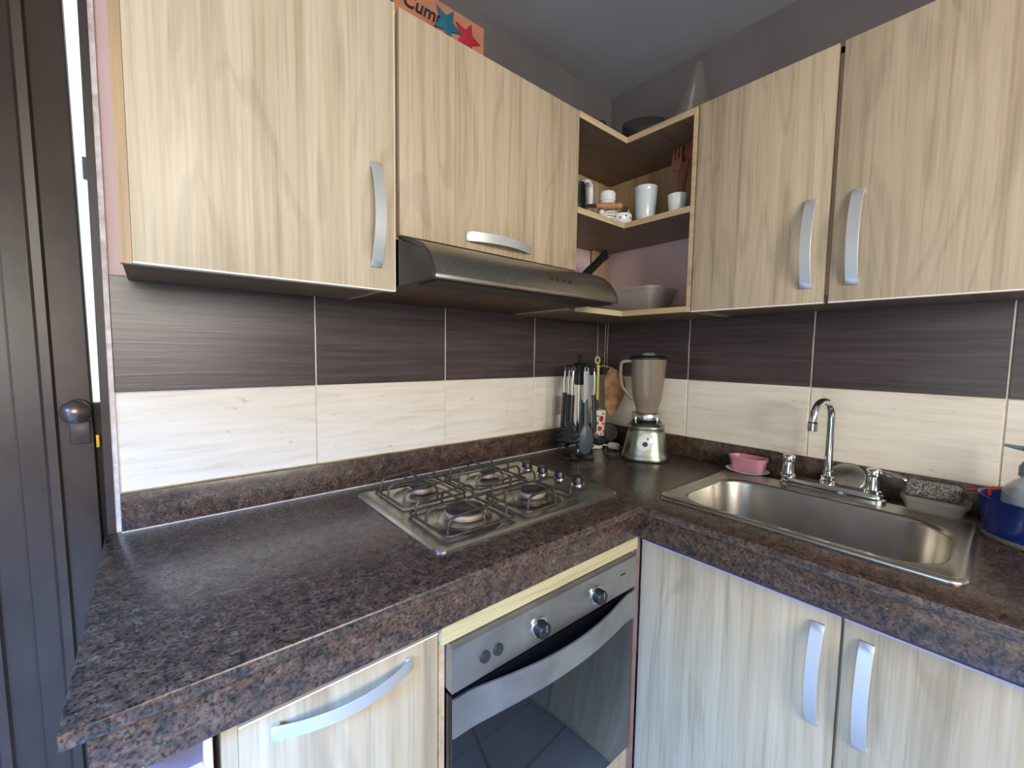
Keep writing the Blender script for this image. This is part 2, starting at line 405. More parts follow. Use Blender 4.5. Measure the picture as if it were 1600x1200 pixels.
build('apron', box(-.614, -.59, YE, -.575, .8175, .8815), 'granite', ct, bevel=.002)
build('upstand', box(-1.609, -.02, -.021, -.0105, .9, .9795), 'granite', ct, bevel=.002)
build('upstand', box(-.021, -.0105, YE, -.0105, .9, .976), 'granite', ct, bevel=.002)
build('caulk_line', box(-1.607, -.03, -.0135, -.0102, .979, .9825), 'caulk_yellow', ct, bevel=.001)
build('caulk_line', box(-1.609, -.03, -.024, -.0205, .9, .9022), 'grout', ct)

# ================================================================== LOWER CABINETS
def strap_handle(name, along, base, axis_long, axis_out, length=.217, width=.0245, bow=.026, parent=None, mat='aluminium'):
    L = Vector(axis_long); O = Vector(axis_out); Wd = L.cross(O); n = 15; rings = []
    for i in range(n):
        t = -1+2*i/(n-1); c = Vector(base)+L*(t*length/2); h = .003 + bow*(1-t*t)
        th = .003
        rings.append([tuple(c+Wd*(-width/2)+O*h), tuple(c+Wd*(width/2)+O*h), tuple(c+Wd*(width/2)+O*(h+th)), tuple(c+Wd*(-width/2)+O*(h+th))])
    mb = MB().loft(rings)
    for sgn in (-1, 1):
        c = Vector(base)+L*(sgn*(length/2-.006)); rr = []
        for hh in (0, .006): rr.append([tuple(c+L*a+Wd*b+O*hh) for a, b in ((-.006, -width/2), (.006, -width/2), (.006, width/2), (-.006, width/2))])
        mb.loft(rr)
    return build(name, mb, mat, parent, bevel=.0008, seg=1)

bc = thing('base_cabinet', 'pale wood base cabinet with drop-front door left of the oven', 'cabinet', (-1.34, -.3, 0))
cb = MB().box(-1.499, -1.482, -.575, -.02, .08, .808).box(-1.205, -1.189, -.56, -.02, .08, .808).box(-1.482, -1.205, -.56, -.02, .08, .1).box(-1.482, -1.205, -.04, -.02, .1, .808)
build('body', cb, 'wood_door_pale', bc)
dd = build('door', box(-1.4815, -1.1905, -.580, -.562, .12, .7985), 'wood_door_pale', bc, bevel=.001)
build('edge_band', box(-1.4815, -1.1905, -.5812, -.562, .7985, .801), 'edge_white', dd)
strap_handle('handle', 0, (-1.343, -.580, .773), (1, 0, 0), (0, -1, 0), length=.207, width=.0205, parent=dd)

su = thing('storage_unit', 'white framed narrow unit with mauve recessed panels under counter end', 'storage unit', (-1.57, -.3, 0))
sf = MB().box(-1.517, -1.507, -.565, -.02, .05, .808).box(-1.612, -1.602, -.565, -.02, .05, .808)
for z in (.05, .27, .51, .745): sf.box(-1.602, -1.517, -.563, -.02, z, z+.012)
build('frame', sf, 'plastic_white', su, bevel=.003)
for z in (.062, .282, .522, .757): build('panel', box(-1.602, -1.517, -.553, -.53, z, min(z+.228, .806)), 'mauve_panel', su)

oc = thing('oven_housing', 'wooden housing with yellowish top rail framing the built-in oven', 'cabinet', (-.9, -.3, 0))
build('top_rail', box(-1.188, -.604, -.590, -.57, .7815, .818), 'wood_yellow', oc)
build('stile', box(-1.188, -1.176, -.578, -.02, .08, .779), 'wood_board_y', oc)
build('stile', box(-.6235, -.604, -.578, -.56, .08, .779), 'wood_board_y', oc)
build('filler', box(-.604, -.586, -.586, -.56, .08, .814), 'filler_plum', oc)
build('bottom_panel', box(-1.175, -.624, -.58, -.56, .09, .245), 'wood_door_pale', oc)

ov = thing('built_in_oven', 'stainless built-in oven with dark glass door under the hob', 'oven', (-.9, -.35, .25))
OX0, OX1 = -1.174, -.626
build('oven_body', box(OX0+.006, OX1-.006, -.575, -.06, .252, .772), 'black_iron', ov)
pr = [(-.575, .778), (-.590, .7785), (-.600, .772), (-.600, .692), (-.575, .692)]
cp = build('control_panel', MB().prism(pr, OX0, OX1, 'yz'), 'oven_steel', ov)
for kx in (-.968, -.784):
    k = build('knob', MB().lathe([(.003, 0), (.0195, 0), (.0195, .004), (.0165, .006), (.016, .020), (.014, .0225), (.003, .0228)], (kx, -.600, .728), 28, axis=(0, -1, 0)), 'black_plastic', ov)
    build('knob_ring', MB().lathe([(.016, 0), (.0215, 0), (.0205, .005), (.0165, .0055)], (kx, -.6, .728), 28, axis=(0, -1, 0), cap0=False, cap1=False), 'chrome', k)
    build('pointer', box(kx-.001, kx+.001, -.6242, -.6225, .728, .7425), 'chrome', k)
for kx in (-1.104, -1.073):
    build('button', MB().lathe([(.002, 0), (.0115, 0), (.0105, .004), (.002, .005)], (kx, -.600, .7285), 22, axis=(0, -1, 0)), 'dark_grey', ov)
build('badge', box(-.689, -.669, -.6008, -.5995, .7385, .7425), 'print_black', ov)
od = build('oven_door', box(OX0, OX1, -.598, -.577, .25, .6845), 'oven_glass', ov, bevel=.002)
# bowed full-width sheet handle
rings = []
for i in range(33):
    t = -1+2*i/32; x = (OX0+OX1)/2 + t*(OX1-OX0)/2; a = max(0, 1-(abs(t)/.86)**2.0); b = .030*(a**1.15 if a > 0 else 0)
    zt = .684 - .004*a; zb = .612 + .012*a
    y = -.6005-b
    rings.append([(x, y, zb), (x, y-.004, zb), (x, y-.004, zt), (x, y, zt)])
build('handle', MB().loft(rings), 'oven_steel', od)

br_ = thing('base_cabinet', 'pale wood double-door base cabinet beneath the sink', 'cabinet', (-.3, -1.1, 0))
cb = MB().box(-.56, -.02, -.606, -.59, .08, .808).box(-.56, -.02, -1.456, -1.44, .08, .808).box(-.56, -.02, -1.44, -.606, .08, .1).box(-.04, -.02, -1.44, -.606, .1, .70).box(-.562, -.54, -1.03, -1.0, .1, .808)
build('body', cb, 'wood_carcass', br_)
for y0, y1, hy in ((-1.0125, -.588, -.978), (-1.443, -1.0175, -1.052)):
    d = build('door', box(-.580, -.562, y0, y1, .12, .7945), 'wood_door_pale', br_, bevel=.001)
    build('edge_band', box(-.5812, -.562, y0, y1, .7945, .7985), 'edge_lilac', d)
    strap_handle('handle', 0, (-.580, hy, .667), (0, 0, 1), (-1, 0, 0), length=.207, width=.0225, parent=d)

# ================================================================== UPPER CABINETS
ZB, ZT = 1.4145, 2.0195
uc = thing('wall_cabinet', 'tall pale wood wall cabinet with bowed handle left of the range hood', 'wall cabinet', (-1.35, -.14, 1.42))
cb = MB().box(-1.58, -1.566, -.271, -.012, 1.436, 2.02).box(-1.58, -1.566, -.288, -.271, 1.4135, 2.02).box(-1.146, -1.131, -.27, -.012, 1.42, 2.02).box(-1.566, -1.146, -.27, -.012, 2.004, 2.02).box(-1.566, -1.146, -.024, -.012, 1.436, 2.004)
build('body', cb, 'wood_carcass', uc)
build('bottom_panel', box(-1.5795, -1.131, -.271, -.0115, 1.4205, 1.436), 'wood_under_shade', uc)
d = build('door', box(-1.5655, -1.1305, -.2912, -.2725, ZB+.003, ZT), 'wood_door', uc, bevel=.001)
build('edge_band', box(-1.5655, -1.1305, -.292, -.2725, ZB, ZB+.003), 'edge_white', d)
build('edge_band', box(-1.1305, -1.1288, -.2915, -.2725, ZB, ZT), 'edge_white', d)
strap_handle('handle', 0, (-1.174, -.2912, 1.570), (0, 0, 1), (0, -1, 0), parent=d)

uh = thing('wall_cabinet', 'wide pale wood wall cabinet above the range hood', 'wall cabinet', (-.83, -.14, 1.54))
cb = MB().box(-1.124, -1.109, -.27, -.012, 1.535, 2.012).box(-.546, -.531, -.27, -.012, 1.42, 2.012).box(-1.109, -.546, -.27, -.012, 1.535, 1.55).box(-1.109, -.546, -.27, -.012, 1.997, 2.012)
build('body', cb, 'wood_carcass', uh)
d = build('door', box(-1.118, -.5315, -.2912, -.2725, 1.5405, 2.0165), 'wood_door_warm', uh, bevel=.001)
strap_handle('handle', 0, (-.837, -.2912, 1.5695), (1, 0, 0), (0, -1, 0), width=.0245, parent=d)

ur = thing('wall_cabinet', 'double-door pale wood wall cabinet above the sink', 'wall cabinet', (-.14, -.89, 1.42))
cb = MB().box(-.27, -.012, -.558, -.5435, 1.42, 2.018).box(-.27, -.012, -1.24, -1.226, 1.42, 2.018).box(-.27, -.012, -1.226, -.558, 2.003, 2.018).box(-.27, -.262, -.905, -.862, 1.42, 2.018)
build('body', cb, 'wood_carcass', ur)
build('bottom_panel', box(-.271, -.0115, -1.24, -.5435, 1.4205, 1.436), 'wood_under_shade', ur)
for y0, y1, hy in ((-.8775, -.543, -.8405), (-1.225, -.888, -.9325)):
    d = build('door', box(-.2878, -.2705, y0, y1, ZB+.003, 2.0195), 'wood_door_warm', ur, bevel=.001)
    build('edge_band', box(-.2885, -.2705, y0, y1, ZB, ZB+.003), 'edge_white', d)
    strap_handle('handle', 0, (-.2878, hy, 1.562), (0, 0, 1), (-1, 0, 0), width=.0245, parent=d)

# corner shelf
cs = thing('corner_shelf', 'open L-shaped wooden corner shelf between the wall cabinets', 'shelf', (-.2, -.2, 1.415))
def Lpoly(e=0): return [(-.5305, -.2912+e), (-.2878+e, -.2912+e), (-.2878+e, -.526), (-.012, -.526), (-.012, -.012), (-.5305, -.012)]
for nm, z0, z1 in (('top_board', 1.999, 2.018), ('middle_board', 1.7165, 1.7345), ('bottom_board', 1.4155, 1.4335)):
    bo = build(nm, MB().prism(Lpoly(.002), z0, z1), 'wood_shelf_shade', cs)  # faces carry painted shade, the edge bands keep the lighter wood
    build('edge_band', box(-.5305, -.2858, -.2912, -.2892, z0, z1), 'wood_yellow' if z0 < 1.5 else 'wood_board_x', bo)
    build('edge_band', box(-.2878, -.2858, -.526, -.2892, z0, z1), 'wood_board_y', bo)
build('side_panel', box(-.2878, -.012, -.5395, -.5265, 1.4155, 2.018), 'wood_board_y', cs)
build('back_panel', box(-.53, -.013, -.019, -.012, 1.735, 1.998), 'wood_carcass', cs)
build('back_panel', box(-.019, -.012, -.526, -.02, 1.80, 1.998), 'wood_carcass', cs)
build('back_panel', box(-.12, -.013, -.019, -.012, 1.434, 1.716), 'wood_carcass', cs)
build('back_rail', box(-.019, -.012, -.526, -.02, 1.434, 1.472), 'wood_carcass', cs)

# ================================================================== RANGE HOOD
rh = thing('range_hood', 'grey steel visor range hood with curved front above the hob', 'range hood', (-.83, -.2, 1.42))
curve = [(-.30, 1.529), (-.34, 1.523), (-.372, 1.5145), (-.402, 1.501), (-.424, 1.484), (-.440, 1.463), (-.4495, 1.443), (-.452, 1.436)]
prof = [(-.012, 1.4205), (-.30, 1.4235)] + [(-.450, 1.4265), (-.453, 1.429)] + list(reversed(curve)) + [(-.012, 1.531)]
inner = [(-.02, 1.433), (-.44, 1.440)] + [(a+.004, b-.004) for a, b in reversed(curve)] + [(-.02, 1.524)]
HX0, HX1 = -1.127, -.532
rings = []
for a, b in curve: rings.append((a, b))
sh = MB().loft([[(x, a, b) for a, b in curve] + [(x, a+.003, b-.003) for a, b in reversed(curve)] for x in (HX0+.006, HX1-.006)])
build('visor', sh, 'steel_hood', rh, sharp=60)
build('front_lip', box(HX0+.006, HX1-.006, -.453, -.435, 1.4275, 1.4365), 'steel_hood', rh, bevel=.0015)
for x0, x1 in ((HX0, HX0+.007), (HX1-.007, HX1)):
    build('end_cap', MB().prism([(-.302, 1.4255), (-.4525, 1.4275)] + list(reversed([(a-.0007, b+.0007) for a, b in curve])) + [(-.302, 1.5305)], x0, x1, 'yz'), 'dark_grey', rh, bevel=.001)
build('duct_body', box(HX0+.008, HX1-.008, -.30, -.012, 1.4305, 1.5275), 'black_iron', rh)
build('lower_band', MB().prism([(-.44, 1.4225), (-.375, 1.4205), (-.375, 1.4265), (-.44, 1.4275)], HX0+.012, HX1-.012, 'yz'), 'black_iron', rh)
build('filter_panel', MB().prism([(-.014, 1.4225), (-.448, 1.4265), (-.448, 1.4285), (-.014, 1.4295)], HX0+.004, HX1-.004, 'yz'), 'greasy_filter', rh)
for i in range(4):
    bx = -.789+.0225*i
    build('button', MB().lathe([(.001, 0), (.0042, 0), (.0040, .003), (.001, .0035)], (bx, -.4385, 1.4655), 12, axis=(0, -.88, .47), squash=(1.3, .8)), 'print_black', rh)

# ================================================================== HOB
hb = thing('gas_hob', 'stainless steel four-burner gas hob set into the granite counter', 'gas hob', (-.868, -.306, .9))
GX0, GX1, GY0, GY1 = -1.154, -.584, -.516, -.095
rg = [rrect(GX0, GX1, GY0, GY1, .022, .9), rrect(GX0, GX1, GY0, GY1, .022, .9045), rrect(GX0+.004, GX1-.004, GY0+.004, GY1-.004, .02, .9085), rrect(GX0+.013, GX1-.013, GY0+.013, GY1-.013, .016, .9085), rrect(GX0+.018, GX1-.018, GY0+.018, GY1-.018, .014, .9065)]
build('hob_plate', MB().loft(rg), 'steel', hb)
def burner(cx, cy, r):
    b = build('burner', MB().lathe([(r+.042, .9065), (r+.036, .9095), (r+.018, .911), (r+.011, .919), (r+.005, .9205), (.004, .9205)], (cx, cy, 0), 40, cap0=False), 'steel_sink', hb)
    build('flame_ring', MB().lathe([(r, .920), (r+.002, .923), (r+.002, .9285), (r-.002, .9305), (.004, .9305)], (cx, cy, 0), 40), 'burner_ring', b)
    build('burner_cap', MB().lathe([(r+.001, .9305), (r+.001, .934), (r-.003, .9365), (r*.55, .9375), (r*.5, .936), (.003, .936)], (cx, cy, 0), 36), 'burner_cap', b)
BUR = [(-1.02, -.203, .029), (-.806, -.208, .021), (-1.022, -.412, .043), (-.812, -.410, .031)]
for q in BUR: burner(*q)
def grate(cx, cy, hx, hy):
    zf, zt, r = .9135, .9475, .0032
    x0, x1, y0, y1 = cx-hx, cx+hx, cy-hy, cy+hy
    gr_ = build('grate', MB().tube([p[:3] for p in rrect(x0, x1, y0, y1, .012, zf, 3)], r, 8, True), 'worn_iron', hb)
    def finger(a, b):
        a = Vector(a); b = Vector(b); d = (b-a); L = d.length; d.normalize()
        pts = [a+Vector((0, 0, 0)), a+Vector((0, 0, .018)), a+d*.005+Vector((0, 0, .028)), a+d*.018+Vector((0, 0, zt-zf)), a+d*(L*.6)+Vector((0, 0, zt-zf)), b+Vector((0, 0, zt-zf-.001))]
        build('finger', MB().tube(smooth_path(pts, 4), r, 8), 'worn_iron', gr_)
    def hoop(a, b):
        a = Vector(a); b = Vector(b); d = (b-a).normalized(); h = zt-zf
        pts = [a, a+Vector((0, 0, .018)), a+d*.006+Vector((0, 0, .029)), a+d*.02+Vector((0, 0, h)), (a+b)/2+Vector((0, 0, h+.001)), b-d*.02+Vector((0, 0, h)), b-d*.006+Vector((0, 0, .029)), b+Vector((0, 0, .018)), b]
        build('hoop', MB().tube(smooth_path(pts, 4), r, 8), 'worn_iron', gr_)
    q = .030
    finger((x0, cy, zf), (cx-q*.6, cy, zf)); finger((x1, cy, zf), (cx+q*.6, cy, zf))
    finger((cx, y0, zf), (cx, cy-q*.6, zf)); finger((cx, y1, zf), (cx, cy+q*.6, zf))
    hoop((x0+.004, y0+.006, zf), (x1-.004, y0+.03, zf)); hoop((x0+.004, y1-.03, zf), (x1-.004, y1-.006, zf))
for (cx, cy, r) in ((-1.016, -.193, 0), (-.806, -.196, 0), (-1.022, -.398, 0), (-.806, -.400, 0)): grate(cx, cy, .090, .086)
for kx, ky in ((-.632, -.191), (-.632, -.262), (-.626, -.330), (-.626, -.401)):
    k = build('knob', MB().lathe([(.003, .911), (.0165, .911), (.0155, .929), (.013, .932), (.003, .9325)], (kx, ky, 0), 24), 'black_plastic', hb)
    build('knob_ring', MB().lathe([(.0195, .907), (.0195, .9105), (.0165, .9135), (.012, .9135)], (kx, ky, 0), 24, cap0=False, cap1=False), 'chrome', k)

# ================================================================== SINK
sk = thing('kitchen_sink', 'drop-in stainless steel single bowl sink in the right counter', 'sink', (-.3, -.88, .73))
SX0, SX1, SY0, SY1 = -.523, -.088, -1.166, -.588
bx0, bx1, by0, by1 = -.493, -.176, -1.135, -.622
rg = [rrect(SX0, SX1, SY0, SY1, .028, .9003), rrect(SX0, SX1, SY0, SY1, .028, .903), rrect(SX0+.003, SX1-.003, SY0+.003, SY1-.003, .026, .9065), rrect(SX0+.014, SX1-.014, SY0+.014, SY1-.014, .022, .9065), rrect(SX0+.017, SX1-.017, SY0+.017, SY1-.017, .02, .9045)]
# left, right and front decks are narrow; the back deck carries the tap
ins = lambda d, z, r: rrect(bx0+d, bx1-d, by0+d, by1-d, r, z)
rg += [ins(-.004, .9045, .094), ins(.0, .9035, .09), ins(.004, .899, .088), ins(.006, .892, .086), ins(.014, .80, .080), ins(.020, .768, .076), ins(.030, .752, .068), ins(.048, .745, .05), ins(.075, .7435, .03), rrect(-.38, -.30, -.925, -.845, .0399, .7425), rrect(-.372, -.308, -.917, -.853, .0319, .738)]
build('basin', MB().loft(rg, cap0=False, cap1=True), 'steel_sink', sk, sharp=50)
build('drain', MB().lathe([(.004, .7385), (.026, .7385), (.03, .7415), (.034, .743), (.0365, .7428)], (-.34, -.885, 0), 28, cap1=False), 'chrome', sk)

fa = thing('kitchen_faucet', 'chrome gooseneck two-handle faucet behind the sink', 'faucet', (-.112, -.873, .9045))
bp_ = [rrect(-.140, -.086, -1.002, -.756, .026, .9045), rrect(-.140, -.086, -1.002, -.756, .026, .915), rrect(-.136, -.090, -.998, -.760, .022, .918), rrect(-.135, -.091, -.997, -.761, .0215, .925), rrect(-.131, -.095, -.993, -.765, .0175, .929)]
build('base_plate', MB().loft(bp_), 'chrome', fa)
path = [(-.112, -.873, .93), (-.112, -.873, 1.0), (-.112, -.873, 1.105)]
for i in range(1, 13):
    a = PI*i/12*.97; path.append((-.112-.044*(1-math.cos(a)), -.873+.010*(1-math.cos(a)), 1.118+.044*math.sin(a)))
path.append((-.2005, -.8525, 1.106))
sp_ = build('spout', MB().tube(path, .0098, 16), 'chrome', fa)
build('aerator', MB().lathe([(.009, .004), (.0125, .0), (.0125, -.020), (.0105, -.0215), (.003, -.0205)], (-.201, -.8525, 1.106), 24), 'chrome', sp_)
build('collar', MB().lathe([(.0185, .928), (.0185, .938), (.0165, .940), (.0165, .948), (.012, .951), (.0115, .965), (.009, .967)], (-.112, -.873, 0), 24), 'chrome', sp_)
for hy, lever in ((-.777, (-.118, -.742, .990)), (-.972, (-.118, -1.034, .982))):
    h = build('handle', MB().lathe([(.020, .928), (.020, .935), (.017, .938), (.0155, .958), (.0135, .972), (.0165, .975), (.0175, .984), (.0150, .991), (.009, .9945), (.002, .995)], (-.113, hy, 0), 26), 'chrome', fa)
    s = 1 if hy > -.85 else -1
    if s > 0: pts = [(-.113, hy, .986), (-.100, hy+.010, .989), (-.084, hy+.024, .988), (-.070, hy+.036, .986)]
    else: pts = [(-.113, hy-.008, .984), (-.114, hy-.024, .985), (-.115, hy-.044, .982), (-.116, hy-.058, .979), (-.116, hy-.061, .976)]
    build('lever', MB().tube(smooth_path(pts, 4), [.006]*9+[.0055]*(len(smooth_path(pts, 4))-9), 12), 'chrome', h)

# ---- things around the sink
ld = thing('pan_lid', 'dull metal round lid leaning on the upstand behind the faucet', 'lid', (-.045, -.905, .9))
M = Matrix.Translation((-.0510, -.905, .9415)) @ Matrix.Rotation(math.radians(-51), 4, 'Y')
build('disc', MB().lathe([(.003, .004), (.039, .003), (.043, .0), (.0445, .0), (.0445, .0025), (.041, .005), (.039, .0065), (.003, .0075)], (0, 0, 0), 40).xf(M), 'steel', ld)
build('rim', MB().lathe([(.043, -.0015), (.0465, .0), (.0465, .003), (.043, .004)], (0, 0, 0), 40, cap0=False, cap1=False).xf(M), 'chrome_dull', ld)

sd = thing('saucer', 'white oval saucer under the pink soap tub', 'saucer', (-.082, -.652, .9067))
build('dish', MB().lathe([(.02, .9068), (.034, .9068), (.045, .910), (.0545, .9148), (.0555, .9155), (.054, .916), (.044, .9115), (.034, .9085), (.004, .9083)], (-.0835, -.652, 0), 40, squash=(1.0, 1.16)), 'ceramic_white', sd)
st = thing('soap_tub', 'pink plastic oblong tub standing on the white saucer', 'tub', (-.082, -.65, .909))
def tub(cx, cy, hx, hy, z0, z1, r, taper, th, lip):
    rr = []
    for z, d in ((z0, taper+.004), (z0+.004, taper), (z1-.010, 0), (z1-.009, -lip), (z1, -lip-.001), (z1, th), (z0+.006, taper+th)):
        rr.append(rrect(cx-hx+d, cx+hx-d, cy-hy+d, cy+hy-d, max(.004, r-d), z, 5))
    return MB().loft(rr)
build('tub_body', tub(-.078, -.652, .030, .053, .909, .9565, .022, .006, .003, .003), 'pink_plastic', st)
bar = build('soap_bar', MB().loft([rrect(-.098, -.058, -.69, -.615, .014, .9155, 4), rrect(-.101, -.055, -.693, -.612, .016, .922, 4), rrect(-.098, -.058, -.69, -.615, .014, .935, 4)]), 'paint_pink')
bar.location = (0, 0, 0); tag(bar, 'worn pale pink soap bar lying in the pink tub', 'soap')

sb = thing('scourer_box', 'clear plastic box under the steel wool scourer by the sink', 'box', (-.105, -1.09, .9067))
build('box_body', tub(-.104, -1.088, .034, .056, .9067, .9455, .012, .008, .0025, .004), 'clear_frost', sb)
mb = MB()
n = 14; rgs = []
for zz, ins_ in ((.944, .006), (.950, .0), (.972, .001), (.980, .008)):
    ring = []
    for p in rrect(-.128+ins_, -.080-ins_, -1.134+ins_, -1.034-ins_, .012, zz, 4):
        ring.append((p[0]+random.uniform(-.0015, .0015), p[1]+random.uniform(-.0015, .0015), p[2]+random.uniform(-.002, .002)))
    rgs.append(ring)
sw_ = build('scouring_pad', mb.loft(rgs), 'steel_wool', None, org=(-.104, -1.085, .944))
tag(sw_, 'grey sparkling steel wool scouring pad on clear box beside faucet', 'scourer')

bb = thing('washing_bowl', 'dark blue plastic bowl holding the pump bottle at right edge', 'bowl', (-.135, -1.262, .9))
build('bowl', MB().lathe([(.02, .903), (.088, .903), (.096, .908), (.102, .94), (.106, .985), (.1085, .988), (.1075, .9895), (.1035, .986), (.0985, .94), (.092, .912), (.084, .907), (.003, .907)], (-.135, -1.264, 0), 48), 'blue_plastic', bb)
build('foot_ring', MB().lathe([(.086, .9), (.101, .9), (.104, .903), (.104, .907), (.097, .910), (.09, .906)], (-.135, -1.264, 0), 48, cap0=False, cap1=False), 'clear_frost', bb)
pb = thing('pump_bottle', 'clear plastic soap bottle with grey-blue pump standing in blue bowl', 'bottle', (-.125, -1.236, .908))
build('bottle', MB().lathe([(.02, .908), (.034, .909), (.038, .914), (.038, .99), (.034, 1.006), (.022, 1.02), (.0145, 1.026), (.0145, 1.036), (.012, 1.036), (.012, 1.024), (.02, 1.017), (.032, 1.003), (.0355, .988), (.0355, .915), (.004, .912)], (-.115, -1.228, 0), 32), 'soap_bottle', pb)
pc = build('pump_cap', MB().lathe([(.003, 1.033), (.0165, 1.033), (.0165, 1.040), (.0155, 1.041), (.0165, 1.042), (.0165, 1.052), (.0145, 1.056), (.0105, 1.064), (.006, 1.066), (.0055, 1.084), (.003, 1.084)], (-.115, -1.228, 0), 26), 'pump_plastic', pb)
build('nozzle', MB().loft([rrect(-.121, -.109, -1.238, -1.218, .005, 1.083, 3), rrect(-.123, -.107, -1.240, -1.214, .006, 1.092, 3), rrect(-.121, -.109, -1.238, -1.216, .005, 1.097, 3)]).tube([(-.115, -1.222, 1.091), (-.114, -1.205, 1.0925), (-.113, -1.188, 1.095)], [.006, .0045, .003], 10), 'pump_plastic', pc)
build('dip_tube', MB().tube([(-.115, -1.228, 1.035), (-.118, -1.232, .97), (-.124, -1.24, .915)], .0025, 8), 'plastic_white', pb)
rs = build('brush_handle', MB().tube(smooth_path([(-.092, -1.136, .974), (-.09, -1.16, .982), (-.088, -1.185, .989), (-.086, -1.215, .996)], 4), .0042, 10, flat=(1, .7)).box(-.093, -.086, -1.176, -1.168, .972, .983), 'red_plastic', None, org=(-.09, -1.17, .972))
tag(rs, 'bright red plastic handle sticking out of the blue bowl', 'brush')

# ================================================================== CORNER ITEMS
bl = thing('blender', 'retro pewter blender with clouded jar in the counter corner', 'blender', (-.16, -.325, .9))
BC = (-.16, -.325, 0); face = math.atan2(-.86, -1.39)
build('motor_base', MB().lathe([(.070, .9), (.084, .9015), (.0865, .908), (.083, .918), (.0795, .927), (.0775, .94), (.072, .97), (.0665, 1.0), (.0635, 1.012), (.0655, 1.017), (.0655, 1.022), (.060, 1.029), (.052, 1.036), (.004, 1.037)], BC, 56, power=2.9, rot=face), 'pewter', bl, sharp=60)
fd = Vector((math.cos(face), math.sin(face), 0)); tilt_n = (fd+Vector((0, 0, .20))).normalized()
pc_ = Vector(BC)+fd*.0755+Vector((0, 0, .972))
pl = build('dial_plate', MB().lathe([(.003, 0), (.0265, 0), (.0265, .002), (.025, .003), (.003, .003)], pc_, 32, axis=tilt_n, squash=(1.25, 1)), 'ceramic_white', bl)
build('dial_knob', MB().lathe([(.003, 0), (.0085, 0), (.0085, .009), (.007, .011), (.002, .0112)], pc_+tilt_n*.002+Vector((0, 0, -.007)), 20, axis=tilt_n), 'black_plastic', pl)
for k, (dz, w) in enumerate(((.014, .007), (.0095, .004), (-.021, .005))):
    side = Vector((-fd.y, fd.x, 0)); c = pc_+tilt_n*.0032+Vector((0, 0, dz))+side*.008
    build('dial_mark', MB().lathe([(.0005, 0), (w*.4, 0), (w*.4, .0004), (.0005, .0004)], c, 8, axis=tilt_n), 'dark_grey', pl)
build('jar_seat', MB().lathe([(.044, 1.030), (.050, 1.036), (.052, 1.040), (.046, 1.046), (.04, 1.046)], BC, 40), 'black_plastic', bl)
cl = build('jar_collar', MB().lathe([(.045, 1.044), (.0515, 1.046), (.0525, 1.050), (.0525, 1.066), (.050, 1.070), (.044, 1.071), (.004, 1.070)], BC, 40), 'chrome_dull', bl)
for k in range(4):
    a = face + PI/4 + k*PI/2; c = Vector(BC)+Vector((math.cos(a)*.0525, math.sin(a)*.0525, 0))
    build('lug', MB().lathe([(.004, 1.034), (.0045, 1.035), (.0045, 1.056), (.003, 1.059)], c, 10), 'chrome', cl)
jr = build('jar', MB().lathe([(.036, 1.071), (.0375, 1.075), (.041, 1.090), (.0495, 1.115), (.0545, 1.15), (.0595, 1.20), (.0625, 1.25), (.0635, 1.266), (.060, 1.266), (.058, 1.25), (.055, 1.20), (.050, 1.15), (.045, 1.115), (.036, 1.092), (.004, 1.085)], BC, 48, power=2.4, rot=face), 'jar_plastic', bl)
lv = Vector((-.72, .69, 0)).normalized(); C0 = Vector(BC)
hp = [C0+lv*.060+Vector((0, 0, 1.258)), C0+lv*.088+Vector((0, 0, 1.257)), C0+lv*.099+Vector((0, 0, 1.246)), C0+lv*.099+Vector((0, 0, 1.20)), C0+lv*.092+Vector((0, 0, 1.165)), C0+lv*.072+Vector((0, 0, 1.14)), C0+lv*.050+Vector((0, 0, 1.117))]
build('jar_handle', MB().tube(smooth_path(hp, 5), .0085, 12, flat=(1.0, .8)), 'jar_plastic', jr)
build('lid', MB().lathe([(.060, 1.264), (.067, 1.266), (.0675, 1.272), (.064, 1.276), (.050, 1.279), (.004, 1.279)], BC, 48, power=2.4, rot=face), 'black_plastic', bl)
build('lid_cap', MB().lathe([(.024, 1.278), (.026, 1.282), (.020, 1.289), (.008, 1.291), (.002, 1.291)], BC, 28), 'clear_frost', bl)
cord = build('power_cord', MB().tube(smooth_path([(-.225, -.262, .905), (-.25, -.25, .904), (-.258, -.23, .904), (-.235, -.205, .904), (-.20, -.175, .905), (-.172, -.158, .908)], 6), .0032, 8), 'black_plastic', bl)

pg = thing('power_plug', 'white round power plug lying on the counter beside the blender', 'plug', (-.15, -.17, .901))
ax = Vector((.15, -.99, 0)).normalized()
build('plug_body', MB().lathe([(.006, -.010), (.011, -.006), (.0145, .0), (.0145, .032), (.0130, .036), (.003, .036)], (-.150, -.160, .9155), 22, axis=ax), 'plastic_white', pg)
for s in (-1, 1): build('prong', box(-.150+s*.005-.001+.005, -.150+s*.005+.001+.005, -.212, -.194, .912, .9185), 'chrome', pg)
cd = build('plug_lead', MB().tube(smooth_path([(-.153, -.152, .913), (-.16, -.135, .915), (-.185, -.12, .908), (-.21, -.12, .904)], 4), .003, 8), 'plastic_white', pg)

dl = thing('pot_lid', 'dark round lid leaning in the counter corner behind the plug', 'lid', (-.04, -.1, .9))
M = Matrix.Translation((-.045, -.072, .9425)) @ Matrix.Rotation(math.radians(-142), 4, 'Z') @ Matrix.Rotation(math.radians(78), 4, 'Y')
build('disc', MB().lathe([(.003, .0), (.038, .0), (.038, .004), (.003, .005)], (0, 0, 0), 36).xf(M), 'granite', dl)
build('rim', MB().lathe([(.038, -.001), (.0415, .0), (.0415, .004), (.038, .0055)], (0, 0, 0), 36, cap0=False, cap1=False).xf(M), 'dark_grey', dl)

